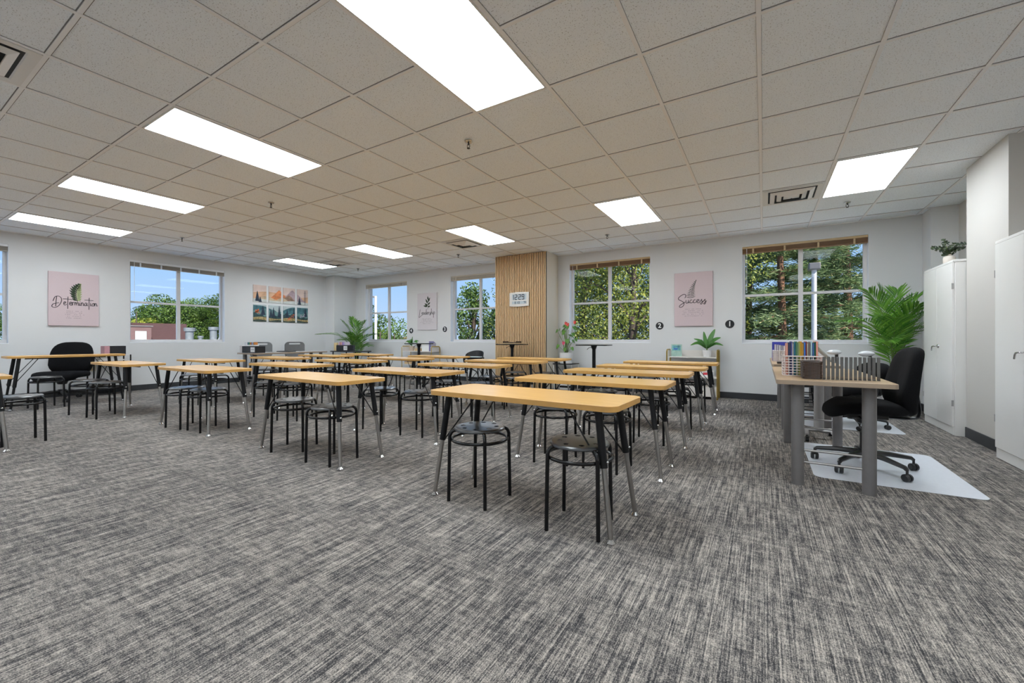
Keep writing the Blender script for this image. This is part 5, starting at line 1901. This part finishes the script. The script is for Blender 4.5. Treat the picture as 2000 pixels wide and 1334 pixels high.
YG = dict(name='leafy_tree', h=11.5, crown=3.4, mat=MAT['t_dec'], seed=1, size=0.046, n=31000, trunk_r=0.2, low=0.22)
y1 = put(YG, -15.0, 15, 'yellow-green leafy tree filling the right half of the window right of the slats')
put(YG, -21.5, 17, 'yellow-green leafy tree behind the flowering plant in the window right of the slats', first=y1, rz=2.1, sc=1.05)
GRN = dict(name='leafy_tree', h=11.0, crown=3.3, mat=MAT['t_green'], seed=5, size=0.055, n=26000, trunk_r=0.22, low=0.18)
g1 = put(GRN, -18.5, 21, 'deeper green leafy tree between the yellow-green ones right of the slats')
put(GRN, -11.0, 20, 'green leafy tree at the right edge of the window right of the slats', first=g1, rz=1.2, sc=1.05)
put(GRN, -26.0, 22, 'green leafy tree at the left edge of the window right of the slats', first=g1, rz=4.0, sc=1.0)
PN = dict(name='pine_tree', h=12.5, crown=2.7, mat=MAT['t_pine'], seed=9, kind='pine', size=0.095, n=42000, bark='barkr', trunk_r=0.19, low=0.20)
p1 = put(PN, 2.0, 15.8, 'red-trunked pine left of the lamp post in the window beside the tall palm')
put(PN, 7.8, 17, 'dark pine right of the lamp post in the window beside the tall palm', first=p1, rz=1.7, sc=1.05)
put(PN, -1.6, 20, 'pine at the left edge of the window beside the tall palm', first=p1, rz=3.0, sc=1.08)
put(PN, 4.8, 23, 'pine far behind the lamp post in the window beside the tall palm', first=p1, rz=4.4, sc=1.15)
put(PN, 11.5, 21, 'pine at the right edge of the window beside the tall palm', first=p1, rz=5.4, sc=1.15)
put(YG, -3.2, 19, 'yellow-green tree between the success print window edge and the pines', first=y1, rz=0.7, sc=0.95)
BU = dict(name='bush', h=4.8, crown=2.6, mat=MAT['t_green'], seed=3, kind='bush', size=0.05, n=19000, trunk_r=0.1, low=0.25)
bu1 = put(BU, 0.2, 13.6, 'green bush low in the window beside the tall palm')
put(BU, 7.6, 13.9, 'green bush below the dark pine beside the tall palm', first=bu1, rz=2, sc=1.1)
# left of the slats
W3 = dict(name='leafy_tree', h=7.6, crown=1.25, mat=MAT['t_green'], seed=14, size=0.065, n=5200, trunk_r=0.10, low=0.48)
w3 = put(W3, -37.0, 20, 'tall thin green tree against the sky, left of the slats')
put(W3, -33.5, 21, 'green tree half hidden by the slat column', first=w3, rz=2.2, sc=0.87)
put(BU, -38.8, 17, 'green bush low in the window left of the slats', first=bu1, rz=1.1, sc=1.12)
put(BU, -34.8, 18, 'green bush beside the slat column outside the window', first=bu1, rz=3.1, sc=1.10)
RB = dict(name='bush', h=5.6, crown=2.3, mat=MAT['t_rust'], seed=8, kind='bush', size=0.07, n=9000, trunk_r=0.1, low=0.3)
rb = put(RB, -40.2, 21, 'rust-brown bush at the left of the window left of the slats')
put(RB, -46.8, 20, 'rust-brown bush at the right of the far corner window', first=rb, rz=2.0, sc=1.05)
put(BU, -49.5, 21, 'green bush beside the white post in the far corner window', first=bu1, rz=5.0, sc=1.25)
put(BU, -47.8, 26, 'green bush behind the rust-brown one in the far corner window', first=bu1, rz=0.4, sc=1.45)
put(W3, -51.2, 24, 'green tree at the left edge of the far corner window', first=w3, rz=4.0, sc=0.95)
# left wall windows, beyond the roof
FT = dict(name='leafy_tree', h=8.2, crown=2.6, mat=MAT['t_green'], seed=22, size=0.085, n=15000, trunk_r=0.15, low=0.35)
f1 = put(FT, -71.2, 46, 'green tree behind the maroon rooftop building')
put(FT, -67.9, 46, 'green tree behind the tall steel flue in the left window', first=f1, rz=2.0, sc=1.02)
put(FT, -69.5, 50, 'green tree between the steel flues in the left window', first=f1, rz=3.4, sc=1.0)
put(FT, -66.0, 44, 'green tree at the right edge of the left wall window', first=f1, rz=4.7, sc=1.02)
put(FT, -72.6, 52, 'low green tree left of the maroon building crest', first=f1, rz=5.7, sc=0.92)
LM = dict(name='bush', h=7.9, crown=2.9, mat=MAT['t_lime'], seed=30, kind='bush', size=0.13, n=4500, trunk_r=0.1, low=0.35)
put(LM, -73.6, 42, 'lime-yellow bush above the left end of the maroon building')
put(FT, -77.5, 46, 'green tree left of the left wall window, beyond the roof', first=f1, rz=0.9, sc=0.95)
put(FT, -81.5, 48, 'green tree seen through the window at the left edge', first=f1, rz=2.6, sc=0.9)

# rooftop building, flues and posts
r = thing('rooftop_building', 'maroon clad rooftop building in the left wall window', 'building', (-25.0, 7.65, 0.30), 0)
MB().box(-1.2, 1.0, -0.75, 1.28, 0, 1.40).build('main_block', MAT['brick'], r, smooth=0)
MB().box(1.0, 1.9, -1.6, -0.35, 0, 1.22).build('front_block', M('rose_siding', (0.13, 0.075, 0.073), 0.7, var=0.08, scale=3, stretch=(1, 1, 8)), r, smooth=0)
MB().box(0.95, 1.95, -1.65, -0.30, 1.221, 1.26).build('coping', MAT['greyleg'], r, smooth=0)
MB().box(1.901, 1.93, -0.90, -0.52, 0.42, 1.02).build('notice', MAT['notice'], r, smooth=0)


def flue(az, d, rad, h, cap, label):
    x, y = pol(az, d)
    r = thing('steel_flue', label, 'flue', (x, y, 0.30), 0, 'steel flues on the roof')
    MB().cyl((0, 0, 0), (0, 0, h), rad, rad, 18).build('pipe', MAT['galv'], r)
    MB().cyl((0, 0, h), (0, 0, h + cap), rad * 1.4, rad * 1.4, 18).build('cap', MAT['galv'], r)


flue(-69.35, 24.0, 0.155, 1.03, 0.16, 'wide steel flue with a flat cap, left of three')
flue(-68.4, 24.0, 0.085, 0.74, 0.08, 'short thin steel flue between two wide ones')
flue(-67.25, 24.0, 0.14, 1.10, 0.14, 'tall steel flue with a flat cap, right of three')
x, y = pol(-66.3, 24.0)
r = thing('roof_vent', 'pale rounded roof vent right of the steel flues', 'vent', (x, y, 0.30), 0)
MB().cyl((0, 0, 0), (0, 0, 0.40), 0.16, 0.16, 16).build('neck', MAT['galv'], r)
MB().sphere((0, 0, 0.58), 0.24, 0.24, 0.26, 16, 10).build('hood', MAT['opole'], r)
x, y = pol(4.9, 11.6)
r = thing('lamp_post', 'white lamp post with a boxy head outside the window beside the palm', 'lamp post', (x, y, G0), 0)
MB().cyl((0, 0, 0), (0, 0, 6.75), 0.062, 0.050, 14).build('post', MAT['opole'], r)
MB().box(-0.11, 0.11, -0.17, 0.17, 6.75, 6.90).build('lamp_head', MAT['greyleg'], r, smooth=0, bevel=0.02)
x, y = pol(-49.75, 19.0)
r = thing('lamp_post', 'white lamp post with a side arm outside the far corner window', 'lamp post', (x, y, G0), 0)
MB().cyl((0, 0, 0), (0, 0, 7.05), 0.065, 0.055, 14).build('post', MAT['opole'], r)
MB().tube([(0, 0, 7.0), (-0.4, -0.25, 7.08)], 0.035, 8).box(-0.75, -0.35, -0.38, -0.12, 7.03, 7.13).build('lamp_arm', MAT['greyleg'], r, smooth=0)
